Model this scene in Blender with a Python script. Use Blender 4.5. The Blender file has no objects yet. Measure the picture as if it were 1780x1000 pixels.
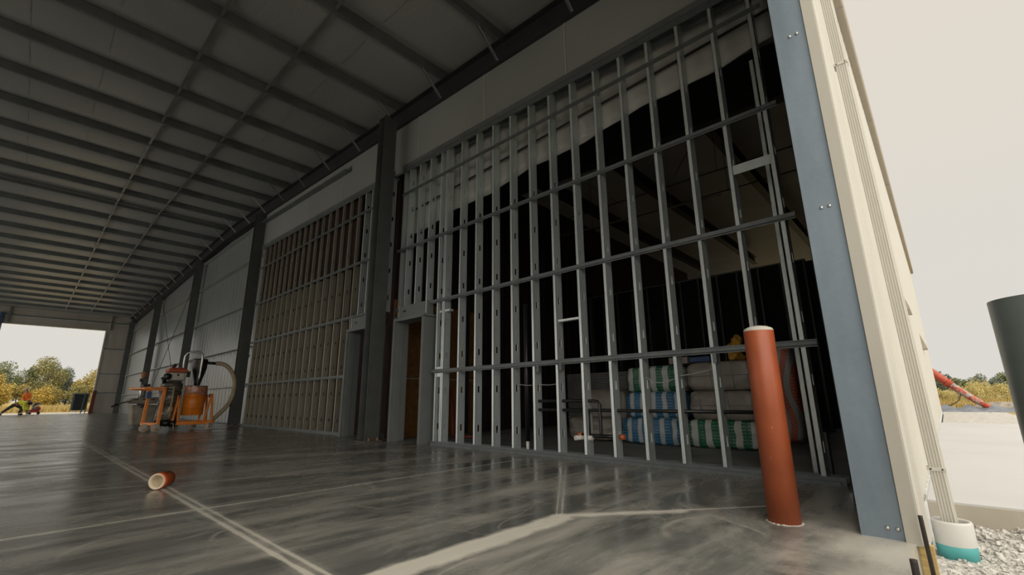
import bpy, bmesh, math, random
from mathutils import Vector, Matrix
random.seed(7)
S = bpy.context.scene
COL = S.collection
PI = math.pi

# ------------------------------------------------------------------ helpers
def lin(c):
    c = c / 255.0
    return c / 12.92 if c <= 0.04045 else ((c + 0.055) / 1.055) ** 2.4

def rgb(r, g, b):
    return (lin(r), lin(g), lin(b), 1.0)

class MB:
    """collects shapes, links them as ONE mesh object"""
    def __init__(self):
        self.v = []; self.f = []; self.sm = []
    def add(self, vs, fs, smooth=False):
        n = len(self.v)
        self.v += [Vector(p) for p in vs]
        self.f += [tuple(i + n for i in f) for f in fs]
        self.sm += [smooth] * len(fs)
        return self
    def box(self, x0, y0, z0, x1, y1, z1):
        if x0 > x1: x0, x1 = x1, x0
        if y0 > y1: y0, y1 = y1, y0
        if z0 > z1: z0, z1 = z1, z0
        vs = [(x0,y0,z0),(x1,y0,z0),(x1,y1,z0),(x0,y1,z0),(x0,y0,z1),(x1,y0,z1),(x1,y1,z1),(x0,y1,z1)]
        return self.add(vs, [(0,3,2,1),(4,5,6,7),(0,1,5,4),(1,2,6,5),(2,3,7,6),(3,0,4,7)])
    def prism(self, prof, p0, p1, u, w, caps=True):
        """2D profile (closed, (a,b) pairs along u and w) swept from p0 to p1"""
        p0 = Vector(p0); p1 = Vector(p1); u = Vector(u).normalized(); w = Vector(w).normalized()
        n = len(prof)
        vs = [p0 + u*a + w*b for a, b in prof] + [p1 + u*a + w*b for a, b in prof]
        fs = [(i, (i+1) % n, n + (i+1) % n, n + i) for i in range(n)]
        if caps: fs += [tuple(range(n))[::-1], tuple(range(n, 2*n))]
        return self.add(vs, fs)
    def bar(self, p0, p1, a, b, up=(0,0,1)):
        p0 = Vector(p0); p1 = Vector(p1); d = (p1-p0).normalized(); up = Vector(up)
        if abs(d.dot(up)) > .98: up = Vector((1,0,0))
        u = d.cross(up).normalized(); w = u.cross(d).normalized()
        return self.prism([(-a/2,-b/2),(a/2,-b/2),(a/2,b/2),(-a/2,b/2)], p0, p1, u, w)
    def tube(self, pts, r, n=10, caps=True, radii=None):
        pts = [Vector(p) for p in pts]; m = len(pts)
        radii = radii or [r]*m
        d0 = (pts[1]-pts[0]).normalized()
        up = Vector((0,0,1)) if abs(d0.z) < .9 else Vector((1,0,0))
        u = d0.cross(up).normalized(); vs = []; fs = []
        for i, p in enumerate(pts):
            d = (pts[min(i+1,m-1)] - pts[max(i-1,0)]).normalized()
            u = (u - d*u.dot(d)).normalized(); w = d.cross(u)
            for k in range(n):
                a = 2*PI*k/n
                vs.append(p + (u*math.cos(a) + w*math.sin(a))*radii[i])
        for i in range(m-1):
            for k in range(n):
                fs.append((i*n+k, i*n+(k+1)%n, (i+1)*n+(k+1)%n, (i+1)*n+k))
        self.add(vs, fs, True)
        if caps:
            b = len(self.v) - len(vs)
            self.f += [tuple(b+k for k in range(n))[::-1], tuple(b+(m-1)*n+k for k in range(n))]
            self.sm += [False, False]
        return self
    def lathe(self, prof, c, n=24, axis='z'):
        """prof = [(r, h)...] turned about an axis through c"""
        c = Vector(c); vs = []; fs = []
        for r, h in prof:
            for k in range(n):
                a = 2*PI*k/n
                if axis == 'z': vs.append(c + Vector((r*math.cos(a), r*math.sin(a), h)))
                elif axis == 'y': vs.append(c + Vector((r*math.cos(a), h, r*math.sin(a))))
                else: vs.append(c + Vector((h, r*math.cos(a), r*math.sin(a))))
        for i in range(len(prof)-1):
            for k in range(n):
                fs.append((i*n+k, i*n+(k+1)%n, (i+1)*n+(k+1)%n, (i+1)*n+k))
        return self.add(vs, fs, True)
    def ball(self, c, rx, ry, rz, n=10, m=7, jit=0.0):
        vs = []; fs = []
        for i in range(m+1):
            t = PI*i/m
            for k in range(n):
                a = 2*PI*k/n; j = 1 + random.uniform(-jit, jit)
                vs.append((c[0]+rx*j*math.sin(t)*math.cos(a), c[1]+ry*j*math.sin(t)*math.sin(a), c[2]+rz*j*math.cos(t)))
        for i in range(m):
            for k in range(n):
                fs.append((i*n+k, i*n+(k+1)%n, (i+1)*n+(k+1)%n, (i+1)*n+k))
        return self.add(vs, fs, True)
    def xf(self, M):
        self.v = [M @ p for p in self.v]; return self
    def build(self, name, mat, parent=None, local=False, bevel=0.0, bsub=2):
        me = bpy.data.meshes.new(name)
        if parent is None:
            xs = [p.x for p in self.v]; ys = [p.y for p in self.v]; zs = [p.z for p in self.v]
            o0 = Vector(((min(xs)+max(xs))/2, (min(ys)+max(ys))/2, min(zs)))
        else:
            o0 = Vector((0,0,0)) if local else WLOC(parent)
        me.from_pydata([p - o0 for p in self.v], [], self.f)
        for i, p in enumerate(me.polygons): p.use_smooth = self.sm[i]
        bm = bmesh.new(); bm.from_mesh(me)
        bmesh.ops.recalc_face_normals(bm, faces=bm.faces); bm.to_mesh(me); bm.free()
        me.materials.append(mat)
        ob = bpy.data.objects.new(name, me); COL.objects.link(ob)
        if parent is not None: ob.parent = parent
        else: ob.location = o0
        if bevel:
            bv = ob.modifiers.new('Bevel', 'BEVEL'); bv.width = bevel; bv.segments = bsub; bv.limit_method = 'ANGLE'
            bv.angle_limit = 0.6
        return ob

def WLOC(o):
    p = Vector(o.location)
    return p + WLOC(o.parent) if o.parent else p

def tag(o, label=None, cat=None, group=None, kind=None):
    if label: o['label'] = label
    if cat: o['category'] = cat
    if group: o['group'] = group
    if kind: o['kind'] = kind
    return o

def thing(name, label, cat, loc, group=None, rz=0.0):
    o = bpy.data.objects.new(name, None); COL.objects.link(o)
    o.location = loc; o.rotation_euler = (0, 0, rz); o.empty_display_size = .1
    return tag(o, label, cat, group)

def dup(root, loc, label=None, group=None, rz=None):
    r = root.copy(); COL.objects.link(r); r.location = loc
    if rz is not None: r.rotation_euler = (0, 0, rz)
    if label: r['label'] = label
    if group: r['group'] = group
    for ch in list(root.children):
        c = ch.copy(); COL.objects.link(c); c.parent = r
        for g in list(ch.children):
            d = g.copy(); COL.objects.link(d); d.parent = c
    return r

def struct(name, mb, mat, parent=None, **k):
    o = mb.build(name, mat, parent, **k)
    if parent is None: o['kind'] = 'structure'
    return o

# ------------------------------------------------------------------ materials
class NT:
    def __init__(self, name):
        self.m = bpy.data.materials.new(name); self.m.use_nodes = True
        self.t = self.m.node_tree; self.n = self.t.nodes; self.l = self.t.links
        self.b = self.n['Principled BSDF']
        self.b.inputs['Specular IOR Level'].default_value = .5
    def node(self, typ, **k):
        x = self.n.new(typ)
        for a, b in k.items():
            if hasattr(x, a): setattr(x, a, b)
            else: x.inputs[a].default_value = b
        return x
    def link(self, a, b): self.l.new(a, b)
    def coord(self, scale=(1,1,1), kind='Object', rot=(0,0,0)):
        tc = self.n.new('ShaderNodeTexCoord'); mp = self.n.new('ShaderNodeMapping')
        mp.inputs['Scale'].default_value = scale; mp.inputs['Rotation'].default_value = rot
        self.link(tc.outputs[kind], mp.inputs['Vector']); return mp.outputs['Vector']
    def world(self, scale=(1,1,1), rot=(0,0,0)):
        g = self.n.new('ShaderNodeNewGeometry'); mp = self.n.new('ShaderNodeMapping')
        mp.inputs['Scale'].default_value = scale; mp.inputs['Rotation'].default_value = rot
        self.link(g.outputs['Position'], mp.inputs['Vector']); return mp.outputs['Vector']
    def noise(self, vec, scale, detail=4, rough=.55, dist=0.0):
        x = self.n.new('ShaderNodeTexNoise'); x.inputs['Scale'].default_value = scale
        x.inputs['Detail'].default_value = detail; x.inputs['Roughness'].default_value = rough
        x.inputs['Distortion'].default_value = dist
        self.link(vec, x.inputs['Vector']); return x.outputs['Fac']
    def ramp(self, fac, stops, interp='LINEAR'):
        r = self.n.new('ShaderNodeValToRGB'); r.color_ramp.interpolation = interp
        e = r.color_ramp.elements
        while len(e) < len(stops): e.new(.5)
        for i, (p, c) in enumerate(stops):
            e[i].position = p; e[i].color = c if len(c) == 4 else (*c, 1)
        self.link(fac, r.inputs['Fac']); return r.outputs['Color']
    def math(self, op, a, b=None, c=None, clamp=False):
        x = self.n.new('ShaderNodeMath'); x.operation = op; x.use_clamp = clamp
        for i, q in enumerate((a, b, c)):
            if q is None: continue
            if isinstance(q, (int, float)): x.inputs[i].default_value = q
            else: self.link(q, x.inputs[i])
        return x.outputs[0]
    def mix(self, fac, a, b, blend='MIX'):
        x = self.n.new('ShaderNodeMix'); x.data_type = 'RGBA'; x.blend_type = blend
        for s, q in ((x.inputs[0], fac), (x.inputs[6], a), (x.inputs[7], b)):
            if isinstance(q, (int, float)): s.default_value = q
            elif isinstance(q, tuple): s.default_value = q
            else: self.link(q, s)
        return x.outputs[2]
    def bump(self, h, strength=.3, dist=.01):
        x = self.n.new('ShaderNodeBump'); x.inputs['Strength'].default_value = strength
        x.inputs['Distance'].default_value = dist
        self.link(h, x.inputs['Height']); self.link(x.outputs['Normal'], self.b.inputs['Normal'])
    def color(self, c):
        s = self.b.inputs['Base Color']
        if isinstance(c, tuple): s.default_value = c
        else: self.link(c, s)
    def rough(self, r):
        s = self.b.inputs['Roughness']
        if isinstance(r, (int, float)): s.default_value = r
        else: self.link(r, s)

def simple(name, c, rough=.6, metal=0.0, var=.12, scale=6.0, bump=0.0, spec=.5, stretch=(1,1,1)):
    """one colour with some uneven wear"""
    m = NT(name); v = m.coord(stretch)
    f = m.noise(v, scale)
    lo = tuple(max(0, x*(1-var)) for x in c[:3]); hi = tuple(min(1, x*(1+var)) for x in c[:3])
    m.color(m.ramp(f, [(.3, lo), (.7, hi)]))
    m.rough(rough); m.b.inputs['Metallic'].default_value = metal
    m.b.inputs['Specular IOR Level'].default_value = spec
    if bump: m.bump(m.noise(v, scale*6, 3), bump, .004)
    return m.m

def speckled(name, c, c2, thr=.62, scale=30, rough=.5, metal=0.0, scale2=4):
    """a paint or coating with chips, dust or scuffs of another colour"""
    m = NT(name); v = m.coord()
    f1 = m.noise(v, scale2, 3); f2 = m.noise(v, scale, 3, .7)
    base = m.ramp(f1, [(.3, tuple(x*.85 for x in c[:3])), (.7, tuple(min(1, x*1.12) for x in c[:3]))])
    k = m.ramp(f2, [(thr, (0,0,0)), (thr+.06, (1,1,1))])
    m.color(m.mix(k, base, c2)); m.rough(rough); m.b.inputs['Metallic'].default_value = metal
    return m.m

M = {}
# galvanised framing steel
def galv(name, c, rough=.42, metal=.75, spangle=True):
    m = NT(name); v = m.coord()
    x = m.n.new('ShaderNodeTexVoronoi'); x.inputs['Scale'].default_value = 45; m.link(v, x.inputs['Vector'])
    f = m.noise(m.coord((1,1,.25)), 5, 3)
    a = m.ramp(f, [(.3, tuple(q*.88 for q in c[:3])), (.7, tuple(min(1,q*1.1) for q in c[:3]))])
    bw = m.n.new('ShaderNodeRGBToBW'); m.link(x.outputs['Color'], bw.inputs[0]); m.color(m.mix(.10 if spangle else .03, a, bw.outputs[0], 'OVERLAY'))
    m.rough(rough); m.b.inputs['Metallic'].default_value = metal
    return m.m
M['galv'] = galv('galvanised_steel', (.66,.71,.70), .38, .6)
M['galv_warm_lit'] = galv('warm_lit_galvanised_steel', (.42,.385,.30), .42, .55)  # same steel with the far doorway's warm light tinted into its colour
M['galv_dark'] = galv('galvanised_track', (.17,.185,.185), .5, .55)
M['flashing'] = galv('galvanised_flashing', (.23,.285,.335), .40, .42, False)
M['steel'] = simple('grey_primed_steel', (.080,.083,.078), .55, .15, .18, 3)
M['steel_black'] = simple('dark_primed_steel', (.030,.030,.032), .6, .1, .25, 3)
M['purlin'] = simple('purlin_steel', (.165,.175,.172), .5, .35, .2, 2)
M['strap'] = simple('strap_steel', (.36,.37,.36), .42, .45, .2, 4)
M['door_frame'] = simple('grey_primed_door_frame', (.175,.185,.18), .5, .1, .08, 3)
M['bolt'] = simple('zinc_bolt', (.55,.55,.53), .35, .8)
M['rust'] = simple('rusty_bolt', (.35,.15,.05), .8)
# roof insulation facing: white vinyl, creased and slightly glossy
def vinyl(name, c, crease=(1.2,9,1.2), bstr=.5, rough=.38):
    m = NT(name); v = m.world(crease); f = m.noise(v, 1.0, 5, .6, .6)
    w2 = m.noise(m.world((.35,.35,.35)), 1.0, 2)
    m.color(m.ramp(w2, [(.3, tuple(q*.86 for q in c)), (.7, tuple(min(1,q*1.08) for q in c))]))
    m.rough(rough); m.bump(f, bstr, .035)
    return m.m
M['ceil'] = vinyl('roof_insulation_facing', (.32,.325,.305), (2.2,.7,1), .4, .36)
M['band'] = vinyl('wall_insulation_facing', (.31,.32,.295), (.8,3.2,.28), .28, .5)
def ribbed(name, c, ax, freq, rough, bs=.6):
    m = NT(name); g = m.n.new('ShaderNodeNewGeometry'); sp = m.n.new('ShaderNodeSeparateXYZ'); m.link(g.outputs['Position'], sp.inputs[0])
    p = sp.outputs[ax]; v = m.world((.5,3.0,.12) if ax == 1 else (3.0,.5,.12))
    wob = m.math('MULTIPLY', m.noise(v, 1.0, 4, .6, .5), .35)
    rib = m.math('SINE', m.math('MULTIPLY', m.math('ADD', p, wob), freq))
    fine = m.noise(m.world((.5,14,.10) if ax == 1 else (14,.5,.10)), 1.0, 4, .6, .4)
    m.color(m.ramp(m.noise(m.world((.35,.35,.35)), 1.0, 2), [(.3, tuple(q*.86 for q in c)), (.7, tuple(min(1,q*1.08) for q in c))]))
    m.rough(rough); m.b.inputs['Metallic'].default_value = .35
    m.bump(m.math('ADD', m.math('MULTIPLY', rib, .5), fine), bs, .03); return m.m
M['liner'] = ribbed('shiny_ridged_wall_facing', (.33,.35,.35), 1, 16.0, .28)
M['farwall'] = ribbed('end_wall_facing', (.46,.42,.36), 0, 9.0, .42, .22)
M['curtain'] = vinyl('hanging_insulation', (.44,.445,.41), (1,3.0,2.0), .5, .45)
M['siding'] = simple('cream_metal_siding', rgb(189,186,176)[:3], .5, 0, .03, 2)
M['trim'] = simple('beige_metal_trim', rgb(182,178,166)[:3], .5, 0, .03, 2)
M['gutter'] = simple('taupe_gutter_metal', rgb(160,150,134)[:3], .5, 0, .04, 2)
M['found'] = simple('white_foundation_wrap', (.62,.64,.64), .7, 0, .1, 5)

# polished floor slab with dust, saw-cut joints and tyre sweeps
def seg(m, px, py, a, b):
    """distance from (px,py) to the segment a-b"""
    ax, ay = a; bx, by = b; dx, dy = bx-ax, by-ay; L2 = dx*dx+dy*dy
    t = m.math('DIVIDE', m.math('ADD', m.math('MULTIPLY', m.math('SUBTRACT', px, ax), dx),
                                m.math('MULTIPLY', m.math('SUBTRACT', py, ay), dy)), L2, clamp=True)
    ex = m.math('SUBTRACT', m.math('SUBTRACT', px, ax), m.math('MULTIPLY', t, dx))
    ey = m.math('SUBTRACT', m.math('SUBTRACT', py, ay), m.math('MULTIPLY', t, dy))
    return m.math('SQRT', m.math('ADD', m.math('MULTIPLY', ex, ex), m.math('MULTIPLY', ey, ey)))
def floor_mat():
    m = NT('polished_dusty_concrete')
    g = m.n.new('ShaderNodeNewGeometry'); sp = m.n.new('ShaderNodeSeparateXYZ'); m.link(g.outputs['Position'], sp.inputs[0])
    px, py = sp.outputs[0], sp.outputs[1]
    wv = m.world()
    big = m.noise(wv, .55, 5, .6, .8)
    base = m.ramp(big, [(.3, (.075,.078,.072)), (.5, (.135,.137,.126)), (.7, (.23,.225,.20))])
    # swept dust: long streaks running across, and swirls
    st = m.noise(m.world((.35, 2.6, 1), (0,0,.30)), 1.3, 7, .62, .5)
    k1 = m.ramp(st, [(.45, (0,0,0)), (.80, (1,1,1))])
    sw = m.noise(m.world((.8, 1.9, 1), (0,0,-.45)), 1.0, 9, .68, .5)
    k2 = m.ramp(sw, [(.46, (0,0,0)), (.76, (1,1,1))])
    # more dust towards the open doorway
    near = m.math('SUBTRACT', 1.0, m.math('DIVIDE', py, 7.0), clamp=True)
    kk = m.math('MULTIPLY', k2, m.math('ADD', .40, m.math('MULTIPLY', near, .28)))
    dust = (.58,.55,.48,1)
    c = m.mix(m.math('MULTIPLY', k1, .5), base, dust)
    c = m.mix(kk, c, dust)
    # fine curved scratches left by wheels and brooms
    for sc, rot, st_, wd in ((.55, .2, .42, .004), (.30, 1.1, .42, .003), (.8, -.7, .22, .005), (.22, .5, .40, .0022), (.40, 2.2, .36, .0035)):
        n_ = m.noise(m.world((1, 1.7, 1), (0,0,rot)), sc, 1, .4, .2)
        ln = m.math('SUBTRACT', 1.0, m.math('DIVIDE', m.math('ABSOLUTE', m.math('SUBTRACT', n_, .5)), wd), clamp=True)
        brk = m.ramp(m.noise(m.world((1,1,1), (0,0,rot)), 1.7, 3), [(.48, (0,0,0)), (.62, (1,1,1))])
        c = m.mix(m.math('MULTIPLY', m.math('MULTIPLY', ln, brk), st_), c, dust)
    def stripe(a, b, w, s, soft=.02):
        nonlocal c
        d = seg(m, px, py, a, b)
        wob = m.math('MULTIPLY', m.math('SUBTRACT', m.noise(wv, 5, 3), .5), soft*2)
        k = m.math('SUBTRACT', 1.0, m.math('DIVIDE', m.math('SUBTRACT', m.math('ADD', d, wob), w), soft), clamp=True)
        c = m.mix(m.math('MULTIPLY', k, s), c, (.70,.67,.58,1))
    stripe((2.6,.15), (3.7,.28), .12, .55, .45)  # pale patch by the jamb: dust plus outside light put into the colour
    stripe((1.05,.2), (1.07,44), .009, .9, .012)
    stripe((1.11,.2), (1.12,44), .006, .8, .012)
    stripe((1.08,.2), (1.08,9), .035, .22, .05)
    stripe((-6,4.08), (1.08,4.15), .010, .7, .03)
    stripe((1.08,4.15), (4.7,4.2), .010, .75, .014)
    stripe((-2,1.88), (2.60,2.01), .06, .95, .05)
    stripe((-2,2.03), (2.64,2.05), .008, .9, .02)
    stripe((2.62,2.05), (4.44,3.38), .003, .5, .007)
    stripe((2.68,2.05), (4.50,3.36), .003, .5, .007)
    stripe((2.65,2.05), (4.47,3.37), .03, .12, .03)
    stripe((2.64,2.05), (3.30,1.48), .02, .75, .05)
    stripe((2.68,2.0), (3.95,1.0), .007, .85, .012)
    stripe((.0,6.07), (4.03,4.55), .008, .32, .05)
    stripe((-3,8.4), (5.0,7.7), .02, .3, .12)
    stripe((1.6,7.7), (4.3,6.4), .10, .33, .22)
    stripe((-5,16.6), (4.7,16.6), .02, .4, .06)
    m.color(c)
    # dust is matt, bare polished slab is glossy
    r = m.math('ADD', .07, m.math('MULTIPLY', m.noise(wv, 1.2, 4), .25))
    r = m.math('ADD', r, m.math('MULTIPLY', m.math('ADD', kk, m.math('MULTIPLY', k1, .4)), .40), clamp=True)
    m.rough(r); m.b.inputs['Specular IOR Level'].default_value = .5
    m.bump(m.noise(wv, 3.0, 4), .05, .01)
    return m.m
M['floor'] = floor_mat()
M['floor_in'] = simple('dull_concrete', (.22,.22,.205), .75, 0, .25, 1.2)
def gravel_mat():
    m = NT('crushed_gravel'); v = m.world()
    x = m.n.new('ShaderNodeTexVoronoi'); x.inputs['Scale'].default_value = 32; m.link(v, x.inputs['Vector'])
    f = m.ramp(m.noise(v, 9, 5, .7), [(.3, (.36,.345,.32)), (.7, (.70,.68,.63))])
    bw = m.n.new('ShaderNodeRGBToBW'); m.link(x.outputs['Color'], bw.inputs[0]); m.color(m.mix(.45, f, bw.outputs[0], 'SOFT_LIGHT')); m.rough(.9)
    m.bump(x.outputs['Distance'], .9, .03); return m.m
M['gravel'] = gravel_mat()
M['pave'] = simple('new_pale_concrete', (.485,.49,.49), .85, 0, .05, .6)
M['pave_edge'] = simple('form_cast_concrete_edge', (.40,.365,.30), .85, 0, .1, 3)
def field_mat():
    m = NT('dry_field_grass'); v = m.world((1,1,1)); f = m.noise(v, .25, 6, .7); f2 = m.noise(v, 3.5, 4, .7)
    a = m.ramp(f, [(.3, (.24,.20,.075)), (.55, (.40,.31,.10)), (.75, (.22,.22,.07))])
    m.color(m.mix(.4, a, m.ramp(f2, [(.3, (.1,.1,.03)), (.7, (.6,.48,.2))]), 'SOFT_LIGHT')); m.rough(.95)
    return m.m
M['field'] = field_mat()
# inner room
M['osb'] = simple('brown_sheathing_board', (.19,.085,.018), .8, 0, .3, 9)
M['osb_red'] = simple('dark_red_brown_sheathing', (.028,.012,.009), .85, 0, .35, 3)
M['dark_wall'] = simple('shade_black_inner_wall', (.018,.018,.018), .9, 0, .3, 2)  # near black: the room's lack of light put into the colour
M['inner_ceil'] = simple('inner_roof_facing', (.42,.425,.43), .6, 0, .12, .6)
M['pipe_black'] = simple('black_plastic_pipe', (.008,.008,.009), .4)
M['pvc'] = simple('white_plastic_pipe', (.62,.60,.55), .4)
M['copper'] = simple('orange_fitting', (.50,.13,.045), .5)
M['cable'] = simple('grey_cable', (.30,.30,.29), .5)
M['conduit'] = simple('pale_conduit', (.28,.26,.20), .5)
# painted and other parts
M['bollard'] = speckled('rust_red_primer', (.33,.078,.028), (.50,.36,.27,1), .70, 26, .42)
M['concrete_cap'] = simple('concrete_fill', (.52,.49,.43), .9, 0, .12, 20, .5)
M['bollard_grey'] = speckled('grey_green_primer', (.115,.135,.125), (.24,.20,.15,1), .72, 14, .38, .2)
M['white_pvc_collar'] = simple('chalk_white_collar', (.56,.55,.52), .6, 0, .04)
M['teal'] = simple('teal_pipe_hub', (.08,.36,.36), .5)
M['stake'] = simple('dark_steel_stake', (.055,.048,.042), .6, .4, .4, 8)
M['wood'] = simple('yellow_pine', (.52,.38,.15), .75, 0, .2, 10, .2, stretch=(1,1,6))
M['orange'] = speckled('orange_machine_paint', (.80,.225,.016), (.55,.36,.2,1), .70, 12, .4)
M['orange_cup'] = speckled('orange_pipe_plastic', (.55,.10,.02), (.62,.42,.28,1), .66, 18, .5)
M['cream_inner'] = simple('cream_inner_wall', (.66,.56,.40), .6)
M['castor'] = simple('dusty_castor_rubber', (.46,.36,.28), .7, 0, .15, 14)
M['chrome'] = simple('scuffed_chrome', (.42,.40,.36), .28, .9, .15, 6)
M['filter_can'] = speckled('dusty_dark_canister', (.115,.105,.085), (.32,.27,.20,1), .55, 9, .42, .5)
M['black_plastic'] = simple('black_plastic', (.010,.010,.010), .38)
M['engine_red'] = speckled('red_engine_cover', (.42,.085,.03), (.3,.22,.16,1), .66, 14, .5)
M['engine_white'] = simple('dusty_white_tank', (.58,.53,.45), .55, 0, .1, 12)
M['hose'] = simple('tan_flexible_hose', (.40,.31,.19), .6, 0, .15, 4)
M['plastic_bag'] = simple('clear_pink_plastic_sheet', (.50,.22,.13), .25, 0, .3, 10)
M['yellow_tag'] = simple('yellow_label', (.62,.52,.22), .6)
M['dusty_metal'] = simple('dusty_tan_metal', (.30,.265,.21), .65, .2, .3, 4)
M['blue'] = simple('blue_plastic', (.03,.07,.16), .5)
M['skin'] = simple('skin', (.40,.21,.14), .6)
M['hoodie_orange'] = simple('orange_hoodie', (.84,.22,.030), .85, 0, .12, 9)
M['hiviz'] = simple('yellow_green_shirt', (.80,.80,.06), .8, 0, .12, 9)
M['trousers'] = simple('dark_grey_trousers', (.060,.065,.062), .9, 0, .2, 9)
M['khaki'] = simple('khaki_trousers', (.21,.16,.11), .9, 0, .2, 9)
M['boot'] = simple('black_boot', (.02,.02,.02), .7)
M['hair'] = simple('black_hair', (.012,.010,.012), .6)
M['cap_grey'] = simple('grey_hard_hat', (.25,.24,.26), .4)
M['pump_red'] = simple('red_pump_paint', (.40,.05,.06), .5, 0, .2, 6)
M['boom_red'] = simple('red_orange_paint', (.43,.065,.028), .5, 0, .15, 3)
M['bin_black'] = simple('dark_navy_container_paint', (.010,.013,.017), .85, 0, .25, 3, spec=.15)
M['post_red'] = simple('maroon_primer', (.13,.022,.016), .5)
M['chute_red'] = speckled('red_orange_boom_paint', (.42,.075,.035), (.36,.31,.28,1), .46, 5, .5)
M['tarp'] = simple('blue_grey_tarp', (.16,.18,.21), .5, 0, .3, 2)
def stripes(name, c, c2, n, w, printed=True):
    """a printed bag: bands across its length with rows of small print"""
    m = NT(name); tc = m.n.new('ShaderNodeTexCoord'); sp = m.n.new('ShaderNodeSeparateXYZ')
    m.link(tc.outputs['Object'], sp.inputs[0])
    off = m.math('MULTIPLY', m.math('SUBTRACT', m.noise(tc.outputs['Object'], 4, 2), .5), .05)
    f = m.math('FRACT', m.math('MULTIPLY', m.math('ADD', sp.outputs[1], off), n))
    k = m.math('LESS_THAN', f, w)
    rows = m.math('LESS_THAN', m.math('FRACT', m.math('MULTIPLY', sp.outputs[2], 21)), .30)
    txt = m.math('MULTIPLY', rows, m.math('GREATER_THAN', m.noise(m.coord((1,60,1)), 1.0, 2), .48))
    col = m.mix(m.math('MULTIPLY', txt, .35 if printed else 0), c, (.55,.56,.52,1))
    m.color(m.mix(k, c2, col)); m.rough(.38)
    m.bump(m.noise(tc.outputs['Object'], 7, 4), .5, .02); return m.m
M['bale_green'] = stripes('white_and_green_wrap', (.014,.13,.066,1), (.50,.51,.47,1), 4.6, .55)
M['bale_blue'] = stripes('white_and_blue_wrap', (.022,.14,.27,1), (.46,.49,.50,1), 5.0, .62)
M['bale_brown'] = simple('clear_wrapped_brown_batts', (.27,.235,.20), .35, 0, .18, 5, .6)
def dots():
    m = NT('orange_and_white_wrap'); v = m.coord((1,1,1)); sp = m.n.new('ShaderNodeSeparateXYZ'); m.link(v, sp.inputs[0])
    x = m.math('SINE', m.math('MULTIPLY', sp.outputs[2], 110)); y = m.math('SINE', m.math('MULTIPLY', m.math('ADD', sp.outputs[1], m.math('MULTIPLY', sp.outputs[0], .7)), 90))
    k = m.math('GREATER_THAN', m.math('MULTIPLY', x, y), .12)
    zig = m.math('GREATER_THAN', m.math('SINE', m.math('MULTIPLY', m.math('ADD', sp.outputs[1], m.math('MULTIPLY', m.math('SINE', m.math('MULTIPLY', sp.outputs[2], 5)), .06)), 34)), -.1)
    m.color(m.mix(m.math('MULTIPLY', zig, m.math('SUBTRACT', 1.0, m.math('MULTIPLY', k, .6))), (.58,.56,.52,1), (.80,.13,.05,1))); m.rough(.4)
    return m.m
M['bale_orange'] = dots()
M['jacket_yellow'] = simple('yellow_orange_cloth', (.50,.26,.03), .85, 0, .25, 9)
M['panel_stack'] = simple('grey_panel_edges', (.17,.165,.155), .6, 0, .2, 3)
M['bark'] = simple('bark', (.09,.07,.05), .9, 0, .25, 8)

def leaf(name, c1, c2):
    m = NT(name); oi = m.n.new('ShaderNodeNewGeometry')
    f = m.noise(m.world(), .9, 4, .7)
    m.color(m.ramp(m.math('ADD', m.math('MULTIPLY', oi.outputs['Random Per Island'], .55), m.math('MULTIPLY', f, .45)), [(.25, c1), (.7, c2)]))
    m.rough(.85); return m.m
M['leaf_olive'] = leaf('olive_leaves', (.13,.13,.045), (.33,.295,.11))
M['leaf_green'] = leaf('green_leaves', (.09,.115,.05), (.22,.24,.10))
M['leaf_dark'] = leaf('blue_green_leaves', (.09,.115,.085), (.19,.22,.155))
M['leaf_yellow'] = leaf('yellow_leaves', (.26,.20,.04), (.58,.40,.08))
M['leaf_gold'] = leaf('gold_green_leaves', (.19,.165,.05), (.46,.36,.11))
M['weed'] = leaf('yellow_weeds', (.36,.31,.12), (.66,.56,.24))
M['grass'] = leaf('tawny_grass', (.30,.22,.07), (.52,.40,.15))

# ------------------------------------------------------------------ geometry numbers
A0, SL, RY = 7.12, .0433, 21.8            # purlin underside height, roof slope, ridge position
def pz(y): return A0 + SL*y if y <= RY else A0 + SL*(2*RY - y)
XL, XW, YF = -10.0, 5.09, 45.3            # left side, stud face, end wall
YN = .25                                   # outer face of the near side wall
PUR = [4.99 + 1.69*k for k in range(-2, 24) if 1.0 < 4.99 + 1.69*k < 44.9]

# ------------------------------------------------------------------ floor and ground
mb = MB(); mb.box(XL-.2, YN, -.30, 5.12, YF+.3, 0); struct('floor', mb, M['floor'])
mb = MB(); mb.box(5.12, YN+.02, -.30, 31, YF+.3, -.004); struct('floor_inner', mb, M['floor_in'])
mb = MB()
mb.add([(-60,-30,-.29),(60,-30,-.29),(60,YN,-.29),(-60,YN,-.29)], [(0,1,2,3)])
gr = mb
N = 46
def gh(x, y):
    h = -.265 + .13*max(0, min(1, (x-4.5)/.36))**1.5
    return h + .012*math.sin(x*23+y*31)*math.cos(y*41-x*17)
vs = []; fs = []
for i in range(N+1):
    for j in range(N+1):
        x = 1.0 + 3.88*i/N; y = -1.6 + 1.84*j/N
        vs.append((x, y, gh(x, y)))
for i in range(N):
    for j in range(N):
        a = i*(N+1)+j; fs.append((a, a+N+1, a+N+2, a+1))
gr.add(vs, fs, True)
gr.add([(-60,YF+.3,-.02),(60,YF+.3,-.02),(60,YF+9,-.02),(-60,YF+9,-.02)], [(0,1,2,3)])
gr.add([(18.3,-30,-.04),(60,-30,-.04),(60,.2,-.04),(18.3,.2,-.04)], [(0,1,2,3)])
gr.add([(31.3,.2,-.03),(60,.2,-.03),(60,44,-.03),(31.3,44,-.03)], [(0,1,2,3)])
struct('ground', gr, M['gravel'])
mb = MB(); mb.box(4.86, -30, -.16, 18.3, YN-.013, 0)
pv = struct('pavement', mb, M['pave'])
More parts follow.
